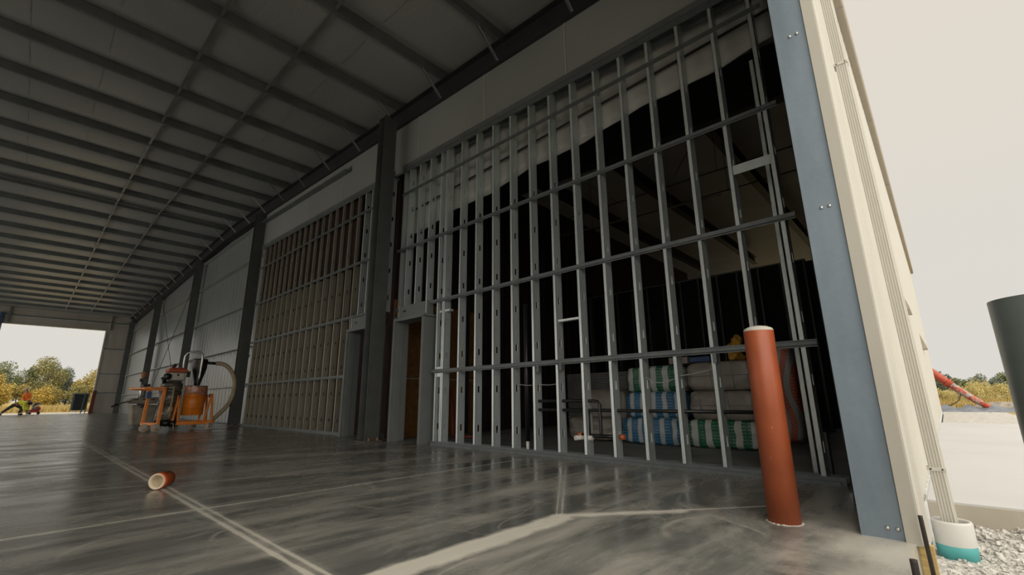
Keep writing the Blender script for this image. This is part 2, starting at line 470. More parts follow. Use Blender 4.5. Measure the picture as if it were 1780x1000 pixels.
mb = MB(); mb.box(4.845, -30, -.16, 4.862, YN-.013, -.012); mb.build('slab_edge', M['pave_edge'], pv)
mb = MB()
mb.add([(-160,YF+9,-.06),(160,YF+9,-.06),(160,220,1.0),(-160,220,1.0)], [(0,1,2,3)])
mb.add([(26,-200,-.05),(26,.2,-.05),(31.3,.2,-.05),(31.3,44,-.05),(220,60,-.2),(220,-200,.9)], [(0,1,2,3,4,5)])
struct('field', mb, M['field'])
mb = MB(); mb.box(3.50, YN-.012, -.32, 31, YN+.02, -.012); struct('foundation', mb, M['found'])

# loose crushed stones by the slab edge: nobody could count them
mb = MB()
for i in range(3600):
    if i < 420: x, y, r = random.uniform(4.45,4.84), random.uniform(-.75,.2), random.uniform(.008,.022)
    else:
        x, y, r = random.uniform(2.6,4.84), random.uniform(-.9,.2), random.uniform(.004,.010)
    z = gh(x, y) + r*.3
    q = [random.uniform(.7,1.3) for _ in range(8)]
    a = random.uniform(0, 6.28); ca, sa = math.cos(a)*r, math.sin(a)*r
    c8 = [(-1,-1,-.6),(1,-1,-.6),(1,1,-.6),(-1,1,-.6),(-.7,-.7,.7),(.7,-.7,.7),(.7,.7,.7),(-.7,.7,.7)]
    vs = [(x + (p[0]*ca - p[1]*sa)*q[k], y + (p[0]*sa + p[1]*ca)*q[k], z + p[2]*r*q[k]*.8) for k, p in enumerate(c8)]
    mb.add(vs, [(0,3,2,1),(4,5,6,7),(0,1,5,4),(1,2,6,5),(2,3,7,6),(3,0,4,7)])
o = mb.build('gravel_stones', M['gravel']); tag(o, 'pale crushed gravel scattered beside the new slab edge', 'gravel', kind='stuff')

# ------------------------------------------------------------------ roof
def ceil_z(y):
    ys = [-.69] + PUR + [46.5]
    for a, b in zip(ys, ys[1:]):
        if a <= y <= b:
            t = (y-a)/(b-a); return pz(y) + .205 - .125*(1 - abs(2*t-1)**3.4)
    return pz(y) + .2
mb = MB(); ys = []
pp = [.34] + PUR + [YF+.2]
for a, b in zip(pp, pp[1:]):
    for k in range(12): ys.append(a + (b-a)*k/12)
ys.append(pp[-1])
xs = [XL + (31-XL)*k/40 for k in range(41)]
vs = []; fs = []
for y in ys:
    for x in xs: vs.append((x, y, ceil_z(y)))
W_ = len(xs)
for i in range(len(ys)-1):
    for j in range(W_-1):
        a = i*W_+j; fs.append((a, a+1, a+W_+1, a+W_))
mb.add(vs, fs, True)
ce = struct('ceiling', mb, M['ceil'])
# outer roof sheet above the insulation keeps the daylight out
mb = MB()
mb.prism([(.20,pz(.2)+.30),(RY,pz(RY)+.30),(YF+.5,pz(YF)+.30),(YF+.5,pz(YF)+.36),(RY,pz(RY)+.36),(.20,pz(.2)+.36)], (XL-.3,0,0), (31.2,0,0), (0,1,0), (0,0,1))
struct('roof', mb, M['gutter'])
# taped insulation seam
def row_strip(x, w, drop, y0, y1):
    mb = MB(); ys = [y0 + (y1-y0)*k/160 for k in range(161)]
    vs = []; fs = []
    for y in ys:
        z = ceil_z(y) - drop
        vs += [(x-w/2,y,z),(x+w/2,y,z)]
    for i in range(160): fs.append((2*i,2*i+1,2*i+3,2*i+2))
    return mb.add(vs, fs, True)
for k, (x, nm) in enumerate(((3.45, 1), (-1.0, 2), (.1, 3))):
    row_strip(x, .02, .006, .4, 44.8).build('insulation_seam', M['strap'], ce)

# purlins: Z sections running across the building, each a thing
def purlin_label(k, n, y):
    far = ['nearest the doorway opening', 'second from the doorway opening', 'third from the doorway opening']
    return None
prof_z = [(-.0,0),(.065,0),(.065,.018),(.062,.018),(.062,.004),(.004,.004),(.004,.2),(-.065,.2),(-.065,.196),(0,.196)]
mb = MB(); mb.prism(prof_z, (XL+.1,0,0), (5.6,0,0), (0,1,0), (0,0,1))
mesh0 = None
words = ['first','second','third','fourth','fifth','sixth','seventh','eighth','ninth','tenth','eleventh','twelfth','thirteenth',
         'fourteenth','fifteenth','sixteenth','seventeenth','eighteenth','nineteenth','twentieth','twenty first','twenty second','twenty third','twenty fourth','twenty fifth','twenty sixth','twenty seventh']
for k, y in enumerate(PUR):
    if mesh0 is None:
        o = mb.build('roof_purlin', M['purlin']); mesh0 = o; ox = o.location.x
    else:
        o = mesh0.copy(); COL.objects.link(o)
    o.location = (ox, y, pz(y))
    tag(o, 'long dark grey steel roof purlin under the insulation, %s from the open doorway' % words[k], 'purlin', 'roof purlins crossing the ceiling')
mb = MB(); mb.box(XL+.1, RY-.36, pz(RY)-.03, 5.0, RY-.30, pz(RY)+.06)
o = mb.build('ridge_purlin', M['purlin']); tag(o, 'darker purlin running close beside another at the roof ridge', 'purlin')

# rows of bracing angles between the purlins
for x, lab, w in ((1.37, 'left line of bracing angles crossing the purlins up the roof', .05), (2.68, 'right line of bracing angles crossing the purlins up the roof', .045)):
    t = thing('purlin_bracing', lab, 'roof bracing', (x, PUR[0], pz(PUR[0])))
    for a, b in zip(PUR, PUR[1:]):
        mb = MB(); mb.bar((x, a+.02, pz(a)+.025), (x, b-.01, pz(b)+.025), w, .03)
        mb.bar((x+w/2, a+.02, pz(a)+.042), (x+w/2, b-.01, pz(b)+.042), .004, .06)
        mb.build('brace_angle', M['strap'] if a > 17 or x < 2 and a > 12 else M['purlin'], t)  # farther braces get paler steel, light from the left put into the colour

# rafters
def i_section(mb, p0, p1, w, h, tf=.016, tw=.012, up=(0,0,1)):
    p0 = Vector(p0); p1 = Vector(p1); d = (p1-p0).normalized(); u = d.cross(Vector(up)).normalized(); wv = u.cross(d)
    mb.prism([(-w/2,0),(w/2,0),(w/2,tf),(tw/2,tf),(tw/2,h-tf),(w/2,h-tf),(w/2,h),(-w/2,h),(-w/2,h-tf),(-tw/2,h-tf),(-tw/2,tf),(-w/2,tf)], p0, p1, u, wv)
XR = 5.17
rt = thing('roof_rafter', 'black steel rafter climbing to the ridge above the stud walls', 'rafter', (XR, .4, 6.6))
mb = MB(); dr = .50
i_section(mb, (XR, .3, pz(.3)-dr-.005), (XR, RY, pz(RY)-dr-.005), .22, dr)
i_section(mb, (XR, RY, pz(RY)-dr-.005), (XR, 45.1, pz(45.1)-dr-.005), .22, dr)
mb.build('rafter_beam', M['steel_black'], rt)
for k, y in enumerate(PUR):
    mb = MB(); mb.bar((4.58, y+.05, pz(y)+.01), (5.06, y+.03, pz(y)-.46), .045, .006); mb.bar((4.58, y+.075, pz(y)+.01), (5.06, y+.055, pz(y)-.46), .006, .045)
    mb.build('flange_brace', M['strap'] if y > 16 else M['purlin'], rt)  # paler beyond the near bays: the brighter light there is in the colour

# ------------------------------------------------------------------ walls
# end wall with the big doorway
mb = MB()
mb.box(3.87, YF, 0, 5.5, YF+.25, 7.6); mb.box(-1.45, YF, 6.02, 3.87, YF+.25, 7.6); mb.box(XL, YF, 0, -1.45, YF+.25, 7.6)
wf = struct('wall_far', mb, M['farwall'])
for z, x0, x1 in ((6.6,-6,5.4),(4.65,3.87,5.4),(2.82,3.87,5.4),(1.45,3.87,5.4)):
    mb = MB(); mb.box(x0, YF-.19, z-.04, x1, YF, z); mb.box(x0, YF-.19, z-.07, x1, YF-.186, z+.0); mb.build('wall_girt', M['galv'], wf)
mb = MB(); mb.box(3.80, YF-.10, 0, 3.88, YF+.26, 6.02); mb.box(-1.46, YF-.1, 6.0, 3.88, YF+.26, 6.05); mb.build('door_trim', M['trim'], wf)
mb = MB(); mb.box(4.02, YF-.18, 6.05, 4.10, YF, 7.3); mb.box(-1.25, YF-.2, 6.05, -1.15, YF, 7.4); mb.build('framing_post', M['purlin'], wf)
mb = MB(); mb.box(4.0, YF-.03, 0, 5.3, YF-.0, .06); mb.build('base_angle', M['strap'], wf)
mb = MB(); mb.box(-1.62, YF-.3, 0, -1.47, YF+.2, 6.7)
t = mb.build('door_jamb_post', M['blue']); tag(t, 'dark blue post at the left side of the far doorway', 'post')

# wall behind the dark columns beyond the stud walls
mb = MB()
mb.box(5.34, 17.2, 0, 5.42, YF, 8.1)
def zb(y): return pz(y) - dr
def hz(y): return 5.56 + .028*y
for y0, y1 in ((.32, 8.25), (8.25, 16.95)):      # white band from header to rafter
    vs = []; fs = []; n = 24
    for k in range(n+1):
        y = y0 + (y1-y0)*k/n; vs += [(5.13,y,hz(y)),(5.13,y,zb(y)+.03),(5.19,y,hz(y)),(5.19,y,zb(y)+.03)]
    for k in range(n):
        a = 4*k; fs += [(a,a+4,a+5,a+1),(a+2,a+3,a+7,a+6),(a,a+2,a+6,a+4),(a+1,a+5,a+7,a+3)]
    fs += [(0,1,3,2),(4*n,4*n+2,4*n+3,4*n+1)]
    mb.add(vs, fs)
wr = struct('wall_right', mb, M['band'])
wr.data.materials.append(M['liner'])
for p in wr.data.polygons:
    if p.index < 6: p.material_index = 1
for y in (7.55, 5.45, 3.55, 13.2, 11.0, 15.2):
    mb = MB(); mb.box(5.118, y-.012, hz(y)+.02, 5.13, y+.012, zb(y)+.0); mb.build('insulation_seam', M['curtain'], wr)
for k, (z, lo) in enumerate(((7.25,.0), (5.9,0), (4.15,0), (2.6,0), (1.25,0))):
    for y0, y1, q in ((17.15,25.35,'third'),(25.65,34.2,'fourth'),(34.6,43.6,'fifth')):
        if z > 7 and y0 > 20: continue
        g = MB(); g.prism([(0,0),(.17,0),(.17,.03),(.167,.03),(.167,.004),(.004,.004),(.004,.07),(0,.07)], (5.34,y0,z), (5.34,y1,z), (-1,0,0), (0,0,1))
        o = g.build('wall_girt', M['strap'])
        hs = {7.25:'just under the rafter', 5.9:'third from the bottom', 4.15:'second from the bottom', 2.6:'lowest of the visible rows', 1.25:'behind the machines near the floor'}[z]
        hs = {7.25:'top row under the rafter', 5.9:'fourth row up', 4.15:'third row up', 2.6:'second row up', 1.25:'bottom row'}[z]
        tag(o, 'grey wall girt on the shiny wall, %s, in the %s bay' % (hs, q), 'girt', 'girts along the shiny wall')
# cross rods in the fourth bay
for a, b, lab in (((5.155,25.8,7.0),(5.155,34.1,.4),'thin cross rod sloping down away from the doorway on the shiny wall'), ((5.125,25.8,.4),(5.125,34.1,7.0),'thin cross rod rising away from the doorway on the shiny wall')):
    mb = MB(); mb.tube([a, b], .012, 6); o = mb.build('bracing_rod', M['steel_black']); tag(o, lab, 'brace rod')
for a, b, lab in (((5.05,16.98,1.9),(4.9,17.9,.9),'short dark rod leaning on the second column'),):
    mb = MB(); mb.tube([(5.2,17.05,2.3),(5.2,18.6,.9)], .014, 6); o = mb.build('bracing_rod', M['steel_black']); tag(o, 'short dark rod running down from the second steel column', 'brace rod')

# left side of the building (out of the picture), with its open bays
mb = MB()
mb.box(XL-.2, YN, 0, XL, 10, 7.6); mb.box(XL-.2, 25, 0, XL, 25.5, 8.2); mb.box(XL-.2, 44, 0, XL, YF, 8.0); mb.box(XL-.2, 10, 5.0, XL, 44, 8.2)
struct('wall_left', mb, M['farwall'])

# near side wall: ribbed siding outside, and an unseen wall over the opening, hung low to cut light
mb = MB()
prof = []; x = 3.5
while x < 31:
    prof += [(x,0),(x+.22,0),(x+.245,-.03),(x+.275,-.03)]; x += .30
prof = [(a,b) for a,b in prof if a <= 31] + [(31,0),(31,.04),(3.5,.04)]
mb.prism(prof, (0,.285,-.03), (0,.285,7.0), (1,0,0), (0,1,0))
wn = struct('wall_near', mb, M['siding'])
mb = MB(); mb.box(XL-.2, YN, 4.7, 3.45, YN+.2, 7.1); mb.box(XL-.2, YN, 0, -9.6, YN+.2, 4.7); struct('wall_near_unseen_header', mb, M['siding'])
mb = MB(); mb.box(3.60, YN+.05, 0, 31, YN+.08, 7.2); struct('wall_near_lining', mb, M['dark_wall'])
mb = MB(); mb.box(30.9, .32, 0, 30.99, 1.2, 7.2); mb.box(30.9, 8.2, 0, 31.05, YF, 8.3); mb.box(30.9, 1.2, 5.2, 31.05, 8.2, 7.2); struct('wall_back', mb, M['siding'])

# little hoods far along the siding
for x, z, k, lab in ((8.0,1.9,.75,'small taupe hood on the siding, the nearer of two'), (17.6,2.07,.75,'small taupe hood on the siding, the farther of two')):
    mb = MB(); mb.prism([(.284,0),(.284,.5),(.27,.5),(.258-.14*k,.03),(.258-.14*k,0)], (x,0,z), (x+.7,0,z), (0,1,0), (0,0,1)); o = mb.build('wall_hood', M['gutter']); tag(o, lab, 'hood')

# galvanised jamb with screws, and the beige corner trim
mb = MB(); mb.box(3.43, .288, 0, 3.436, .485, 4.7); mb.box(3.43, .482, 0, 3.56, .486, 4.7); mb.box(3.43, .288, 0, 3.56, .292, 4.7)
mb.box(3.426,.470,0,3.43,.485,4.7)
j = struct('trim_1', mb, M['flashing'])
for z in (.055, 1.98, 3.33):
    for y in (.315, .36):
        b = MB(); yy = y + (.0 if z < 1 else .03)
        b.lathe([(0,0),(.010,0),(.012,-.003),(.008,-.006),(0,-.008)], (3.43,yy,z), 12, 'x'); b.build('screw', M['bolt'], j)
mb = MB(); mb.box(3.405, .222, -.01, 3.43, .288, 6.2); struct('trim_2', mb, M['trim'])
mb = MB(); mb.prism([(3.432,.236),(3.432,.216),(3.46,.208),(3.52,.208),(3.53,.192),(3.60,.190),(3.63,.2),(3.65,.285),(3.432,.285)], (0,0,-.01), (0,0,7.0), (1,0,0), (0,1,0)); struct('trim_3', mb, M['siding'])

# gutter along the eave
gt = thing('gutter', 'long taupe gutter along the eave of the cream siding', 'gutter', (3.4,.2,7.0))
mb = MB(); mb.prism([(.285,7.25),(.285,7.0),(.165,7.0),(.150,7.02),(.14,7.22),(.135,7.22),(.145,7.01),(.163,6.992),(.291,6.992),(.291,7.25)], (2.8,0,0), (31.2,0,0), (0,1,0), (0,0,1))
mb.build('trough', M['gutter'], gt)
for x in (8.2, 12.5, 17, 22, 27):
    b = MB(); b.box(x, .143, 6.986, x+.02, .289, 6.993); b.build('joint_strap', M['strap'], gt)

# downspout with straps
ds = thing('downspout', 'cream ribbed downspout on the siding, standing in a white collar', 'downspout', (4.40,.11,-.10))
def ds_prof():
    w, d = .075, .078; p = []
    n = 5
    p += [(-w/2,-d/2)]
    for k in range(n):
        a = -d/2 + d*(k+.2)/n
        p += [(-w/2, a), (-w/2-.006, a+.25*d/n), (-w/2-.006, a+.45*d/n), (-w/2, a+.6*d/n)]
    p += [(-w/2,d/2),(w/2,d/2),(w/2,-d/2)]
    for k in range(6):
        a = w/2 - w*(k+.2)/6
        p += [(a,-d/2),(a-.25*w/6,-d/2-.006),(a-.45*w/6,-d/2-.006),(a-.6*w/6,-d/2)]
    return p
mb = MB(); mb.prism(ds_prof(), (4.40,.125,-.10), (4.40,.222,7.0), (1,0,0), (0,1,0)); mb.build('pipe', M['siding'], ds)
for z in (.28, 3.55, 6.0):
    y = .125 + (z+.10)/7.1*.097
    b = MB(); b.box(4.40-.047, y-.048, z-.012, 4.40+.042, y+.05, z+.012); b.build('strap', M['siding'], ds)
    for sy in (-.03, .03):
        b = MB(); b.ball((4.40-.048, y+sy, z), .005, .006, .006, 8, 5); b.build('screw', M['stake'], ds)
col_ = thing('drain_collar', 'white collar with teal base around the downspout foot', 'drain pipe', (4.40,.105,-.27))
mb = MB(); mb.lathe([(.088,.06),(.100,.055),(.103,.08),(.105,.205),(.100,.22),(.090,.22),(.084,.21),(.084,.06)], (4.40,.115,-.26), 32); mb.build('collar', M['white_pvc_collar'], col_)
mb = MB(); mb.lathe([(.0,.0),(.101,.0),(.103,.085),(.096,.095),(.0,.095)], (4.40,.115,-.27), 32); mb.build('hub', M['teal'], col_)
# stakes and wood offcut at the slab edge
mb = MB(); mb.tube([(3.42,.200,-.32),(3.30,.202,.155),(3.30,.202,.165)], .010, 10); o = mb.build('form_stake', M['stake']); tag(o, 'tall dark round steel stake in front of the beige corner trim', 'stake')
mb = MB(); mb.tube([(2.86,.226,-.32),(2.85,.229,.05),(2.85,.229,.06)], .0145, 10); o = mb.build('form_stake', M['stake']); tag(o, 'short dark steel stake at the corner of the floor slab', 'stake')
mb = MB(); mb.box(3.445,.180,-.26,3.475,.244,-.006); mb.xf(Matrix.Identity(4)); o = mb.build('wood_block', M['wood'], bevel=.003); tag(o, 'yellow pine offcut standing between the two stakes', 'wood')

# ------------------------------------------------------------------ steel columns
def column(xc, yc, h, label, w=.30, d=.26):
    t = thing('steel_column', label, 'column', (xc, yc, 0))
    mb = MB(); tf = .016
    mb.box(xc-w/2, yc, .02, xc+w/2, yc+tf, h); mb.box(xc-w/2, yc+d-tf, .02, xc+w/2, yc+d, h); mb.box(xc-.006, yc+tf, .02, xc+.006, yc+d-tf, h)
    mb.build('shaft', M['steel'], t)
    b = MB(); b.box(xc-w/2-.02, yc-.10, 0, xc+w/2+.02, yc+d+.1, .022); b.build('base_plate', M['steel'], t)
    for sx in (-.09, .09):
        b = MB(); b.tube([(xc+sx, yc-.05, .02), (xc+sx, yc-.05, .075)], .014, 8); b.lathe([(0,.045),(.026,.045),(.026,.022)], (xc+sx,yc-.05,0), 6); b.build('anchor_bolt', M['rust'], t)
    b = MB(); b.box(xc-w/2, yc-.01, h-.016, xc+w/2, yc+d+.01, h); b.build('cap_plate', M['steel'], t)
    return t
column(4.75, 8.10, zb(8.1)-.0, 'steel column between the two door frames')
column(4.98, 16.9, zb(16.9), 'steel column at the far end of the second stud wall')
column(5.06, 25.4, zb(25.4), 'dark steel column behind the orange dust collector')
column(5.06, 34.3, zb(34.3), 'dark steel column behind the dusty floor grinder')
column(5.10, 43.7, zb(43.7), 'dark steel column nearest the far end wall')
t = thing('steel_column', 'black steel column in the dark corner beside the galvanised jamb', 'column', (5.17,.34,0))
mb = MB(); mb.box(5.00,.34,0,5.34,.356,6.65); mb.box(5.00,.70,0,5.34,.716,6.65); mb.box(5.16,.356,0,5.18,.70,6.65); mb.build('shaft', M['steel_black'], t)
b = MB(); b.box(4.97,.31,0,5.37,.74,.02); b.build('base_plate', M['steel_black'], t)

# channel under the rafter in the second bay
mb = MB(); mb.prism([(0,0),(.16,0),(.16,.03),(.155,.03),(.155,.005),(.005,.005),(.005,.16),(0,.16)], (5.12,10.6,pz(10.6)-dr-.36), (5.12,16.9,pz(16.9)-dr-.36), (-1,0,0), (0,0,1))
o = mb.build('ledger_channel', M['purlin']); tag(o, 'grey steel channel ledge on the white band below the rafter', 'channel')

# ------------------------------------------------------------------ stud walls
def stud_mb(x0, y, z0, z1, w=.152, fl=.045, t=.0035, holes=True, side=1, hw=.019, hh=.052):
    """C stud: web in the plane y, flanges running to +y"""
    mb = MB()
    if holes:
        st = .61
        mb.box(x0, y, z0, x0+w/2-hw, y+t, z1); mb.box(x0+w/2+hw, y, z0, x0+w, y+t, z1)
        z = z0; c = z0 + .31
        while c - hh < z1:
            mb.box(x0+w/2-hw, y, z, x0+w/2+hw, y+t, min(c-hh, z1)); z = c+hh; c += st
        if z < z1: mb.box(x0+w/2-hw, y, z, x0+w/2+hw, y+t, z1)
    else: mb.box(x0, y, z0, x0+w, y+t, z1)
    s = side
    mb.box(x0, y, z0, x0+t, y+s*fl, z1); mb.box(x0+w-t, y, z0, x0+w, y+s*fl, z1)
    mb.box(x0, y+s*fl, z0, x0+.014, y+s*(fl-t), z1); mb.box(x0+w-.014, y+s*fl, z0, x0+w, y+s*(fl-t), z1)
    return mb
def track(y0, y1, za, zb_, up, x0=XW-.004, w=.160, lip=.07):
    """U track from y0 to y1 whose legs run up or down"""
    mb = MB(); s = 1 if up else -1
    mb.prism([(0,0),(w,0),(w,s*lip),(w-.004,s*lip),(w-.004,s*.004),(.004,s*.004),(.004,s*lip),(0,s*lip)], (x0,y0,za), (x0,y1,zb_), (1,0,0), (0,0,1))
    return mb
def furring(y0, y1, z, x0=XW-.004):
    """hat channel screwed across the face of the studs"""
    mb = MB()
    mb.prism([(0,-.036),(0,-.021),(-.022,-.015),(-.022,.015),(0,.021),(0,.036),(-.003,.036),(-.003,.024),(-.019,.018),(-.019,-.018),(-.003,-.024),(-.003,-.036)], (x0,y0,z), (x0,y1,z), (1,0,0), (0,0,1))
    mb.box(x0-.0225, y0, z-.014, x0-.020, y1, z+.014)
    return mb
w1 = thing('stud_wall', 'open galvanised stud wall between the dark corner column and the first door frame', 'stud wall', (XW, 3.8, 0))
track(.76, 6.72, 0, 0, True).build('bottom_track', M['galv_dark'], w1)
mb = MB(); mb.box(XW-.03, .80, -.001, XW-.01, 6.7, .035); mb.build('sill_strip', M['galv_dark'], w1)
track(.72, 8.05, hz(.72)-.01, hz(8.05)-.01, False, lip=.10).build('top_track', M['galv_dark'], w1)
mb = MB(); mb.prism([(0,-.05),(.02,-.05),(.02,.05),(0,.05)], (5.09,.6,hz(.6)+.05), (5.09,8.07,hz(8.07)+.05), (1,0,0), (0,0,1)); mb.build('header_angle', M['purlin'], w1)
ST1 = [.90 + .425*k for k in range(14)] + [6.62]
for k, y in enumerate(ST1):
    o = stud_mb(XW, y, .004, hz(y)-.03).build('stud', M['galv'], w1)
stud_mb(XW, 6.46, .004, hz(6.4)-.03).build('stud', M['galv'], w1)
for y in (6.98, 7.36, 7.72): stud_mb(XW, y, 2.62, hz(y)-.03).build('stud', M['galv'], w1)
for y in (7.98,): stud_mb(XW+.03, y, .01, hz(y)-.03, holes=False).build('stud', M['galv'], w1)
furring(.80, 6.74, 1.262).build('furring_channel', M['galv_dark'], w1)
for z, y1 in ((2.56,8.08),(3.86,8.08),(5.15,8.0)): furring(.80, y1, z).build('furring_channel', M['galv_dark'], w1)
for z in (1.31, 2.40): furring(7.93, 8.06, z).build('furring_channel', M['galv_dark'], w1)
b = MB(); b.box(XW+.02, 6.30, 2.33, XW+.10, 6.60, 2.37); b.build('blocking', M['galv'], w1)
b = MB(); b.box(XW+.02, 3.48, 1.83, XW+.10, 3.86, 1.86); b.build('blocking', M['galv'], w1)
b = MB(); b.box(XW+.0, .945, 3.19, XW+.006, 1.32, 3.30); b.build('blocking', M['galv'], w1)
b = MB(); b.box(XW, 7.90, 0, XW+.15, 8.05, .07); b.build('bottom_track', M['galv_dark'], w1)
# perforated strut behind the last stud
mb = MB(); mb.box(5.50, 1.00, 0, 5.505, 1.10, 4.4); mb.box(5.50,1.0,0,5.54,1.004,4.4); mb.box(5.50,1.096,0,5.54,1.1,4.4)
o = stud_mb(5.42, 1.02, 0, 4.75, w=.16).build('loose_stud', M['galv']); tag(o, 'perforated steel stud standing just behind the last stud by the dark corner', 'stud')
mb = MB(); mb.box(5.50,.92,0,5.60,.98,.42)
o = mb.build('stub_post', M['steel']); tag(o, 'short grey steel stub behind the bottom track near the corner', 'stub')

w2 = thing('stud_wall', 'tightly seen stud wall between the second door frame and the second steel column', 'stud wall', (XW, 13, 0))
track(9.92, 16.85, 0, 0, True).build('bottom_track', M['galv_dark'], w2)
track(8.42, 16.85, hz(8.42)-.01, hz(16.85)-.01, False).build('top_track', M['galv_dark'], w2)
mb = MB(); mb.prism([(0,-.05),(.02,-.05),(.02,.05),(0,.05)], (5.09,8.42,hz(8.42)+.05), (5.09,16.87,hz(16.87)+.05), (1,0,0), (0,0,1)); mb.build('header_angle', M['purlin'], w2)
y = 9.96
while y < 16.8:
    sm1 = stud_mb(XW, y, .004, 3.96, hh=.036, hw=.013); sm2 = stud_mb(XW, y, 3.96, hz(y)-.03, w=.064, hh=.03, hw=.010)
    sm1.add(sm2.v, sm2.f); sm1.build('stud', M['galv_warm_lit'], w2); y += .405
for y in (8.50, 8.9, 9.3, 9.62): stud_mb(XW, y, 2.62, hz(y)-.03).build('stud', M['galv'], w2)
furring(9.95, 16.8, 1.30).build('furring_channel', M['galv_dark'], w2)
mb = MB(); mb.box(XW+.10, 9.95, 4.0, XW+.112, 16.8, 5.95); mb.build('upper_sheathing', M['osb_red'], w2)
for z in (2.66, 3.96, 5.25): furring(8.42, 16.8, z).build('furring_channel', M['galv_dark'], w2)

# door frames
def door_frame(y0, y1, label, wy=.06):
    """pressed steel frame, opening y0..y1"""
    t = thing('door_frame', label, 'door frame', (5.02, (y0+y1)/2, 0)); x0, x1 = 4.93, 5.27
    for ya, yb in ((y0-wy, y0), (y1, y1+wy)):
        mb = MB(); mb.box(x0, ya, 0, x1, yb, 2.30)
        inn = yb if yb == y0 else ya
        s = 1 if yb == y0 else -1
        mb.box(x0+.07, inn, 0, x0+.20, inn+s*.018, 2.30)
        mb.build('jamb', M['door_frame'], t, bevel=.004)
    mb = MB(); mb.box(x0, y0-wy, 2.28, x1, y1+wy, 2.345); mb.build('head', M['door_frame'], t, bevel=.004)
    mb = MB(); mb.box(x0+.10, y0-wy+.03, 2.35, x0+.24, y1+wy-.03, 2.60)
    hd = mb.build('header_box', M['door_frame'], t)
    for y in (y0-.02, y1+.0):
        b = MB(); b.box(x0+.085, y, 2.35, x0+.105, y+.03, 2.62); b.build('clip', M['bolt'], t)
    b = MB(); b.box(x0+.095, y1-.22, 2.47, x0+.103, y1-.13, 2.51); b.build('slot', M['pipe_black'], t)
    return t
door_frame(6.90, 7.80, 'grey steel door frame to the right of the middle column, brown board behind it')
door_frame(8.72, 9.74, 'grey steel door frame to the left of the middle column, black inside')
b = MB(); b.box(5.10, 8.735, 1.02, 5.16, 8.75, 1.2); o = b.build('strike_plate', M['bolt']); tag(o, 'bright strike plate inside the dark door frame', 'plate')

# ------------------------------------------------------------------ the rooms behind the stud walls
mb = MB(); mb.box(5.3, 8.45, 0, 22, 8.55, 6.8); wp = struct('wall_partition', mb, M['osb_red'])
for k in range(12):
    x = 5.5 + .61*k; stud_mb(x, 8.36, 0, 5.6, w=.09, holes=False).build('stud', M['steel_black'], wp)
mb = MB(); mb.box(5.3, 8.40, 0, 7.6, 8.448, 2.9); mb.build('brown_board', M['osb'], wp)
mb = MB(); mb.box(5.3, 8.385, 1.20, 7.7, 8.40, 1.23); mb.build('rail', M['conduit'], wp)
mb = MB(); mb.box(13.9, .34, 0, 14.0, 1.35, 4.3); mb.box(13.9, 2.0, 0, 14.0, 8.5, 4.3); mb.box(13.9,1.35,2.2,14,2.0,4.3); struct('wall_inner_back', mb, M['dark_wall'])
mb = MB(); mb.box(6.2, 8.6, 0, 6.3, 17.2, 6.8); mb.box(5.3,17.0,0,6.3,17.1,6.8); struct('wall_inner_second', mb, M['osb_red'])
mb = MB()
mb.add([(5.45,.3,6.95),(31,.3,6.95),(31,8.5,7.28),(5.45,8.5,7.28)], [(0,1,2,3)]); struct('ceiling_inner', mb, M['inner_ceil'])
# hanging insulation behind the header and the black rafter beyond
mb = MB(); vs = []; fs = []; n = 60
for k in range(n+1):
    y = .72 + 7.5*k/n; zt = 6.2; zb0 = 4.90 - .080*(y-.8) + .03*math.sin(y*3.1)
    for q in range(9):
        t_ = q/8; xx = 5.31 + .12*math.sin(t_*PI)**1.0 - .05*t_
        if t_ > .7: xx += (t_-.7)*.5
        vs.append((xx + .012*math.sin(y*9+q), y, zt + (zb0-zt)*t_))
for k in range(n):
    for q in range(8):
        a = k*9+q; fs.append((a, a+1, a+10, a+9))
mb.add(vs, fs, True); o = mb.build('hanging_insulation', M['curtain']); so = o.modifiers.new('Solidify', 'SOLIDIFY'); so.thickness = .02
tag(o, 'pale sagging insulation sheet hanging behind the upper stud wall', 'insulation')
mb = MB(); mb.bar((5.30,.75,5.22),(5.30,8.2,4.80), .012, .035); o = mb.build('insulation_batten', M['steel_black']); tag(o, 'thin dark batten across the hanging insulation sheet', 'batten')
mb = MB(); i_section(mb, (8.15,.4,5.72), (8.15,8.4,6.07), .25, 1.05); o = mb.build('inner_rafter', M['steel_black']); tag(o, 'deep black rafter seen through the upper studs, below the hanging insulation', 'rafter')
for y, lab in ((2.85,'nearest the dark corner'),(5.2,'second from the dark corner'),(7.3,'third from the dark corner')):
    mb = MB(); i_section(mb, (8.3,y,6.5), (21.5,y,6.5), .20, .32); o = mb.build('roof_joist', M['steel_black']); tag(o, 'black joist under the inner roof, %s' % lab, 'joist', 'joists under the inner roof')
for (a, b, r, m_, lab) in (((8.2,5.75,6.05),(12.5,5.75,6.05),.022,'conduit','pale straight conduit below the inner roof, next to the hanging insulation'),
                        ((11.0,3.2,5.6),(11.0,8.2,5.8),.022,'conduit','pale conduit crossing the inner room at the back'),
                        ((9.6,1.0,5.55),(9.6,8.2,5.6),.016,'steel_black','thin dark pipe crossing the inner room overhead'),
                        ((10.2,1.0,5.3),(10.2,8.2,5.35),.016,'steel_black','second thin dark pipe crossing the inner room overhead'),
                        ((8.4,2.2,6.6),(9.2,3.6,5.55),.008,'steel_black','thin slanting hanger wire under the inner roof')):
    mb = MB(); mb.tube([a, b], r, 8)
    for q in ((.25, .75) if 'slanting' not in lab else ()):
        p_ = Vector(a).lerp(Vector(b), q); mb.tube([p_, (p_.x, p_.y, 6.95 + .0402*(p_.y-.3))], .006, 6)
    o = mb.build('conduit' if m_ == 'conduit' else 'overhead_pipe', M[m_]); tag(o, lab, 'pipe')
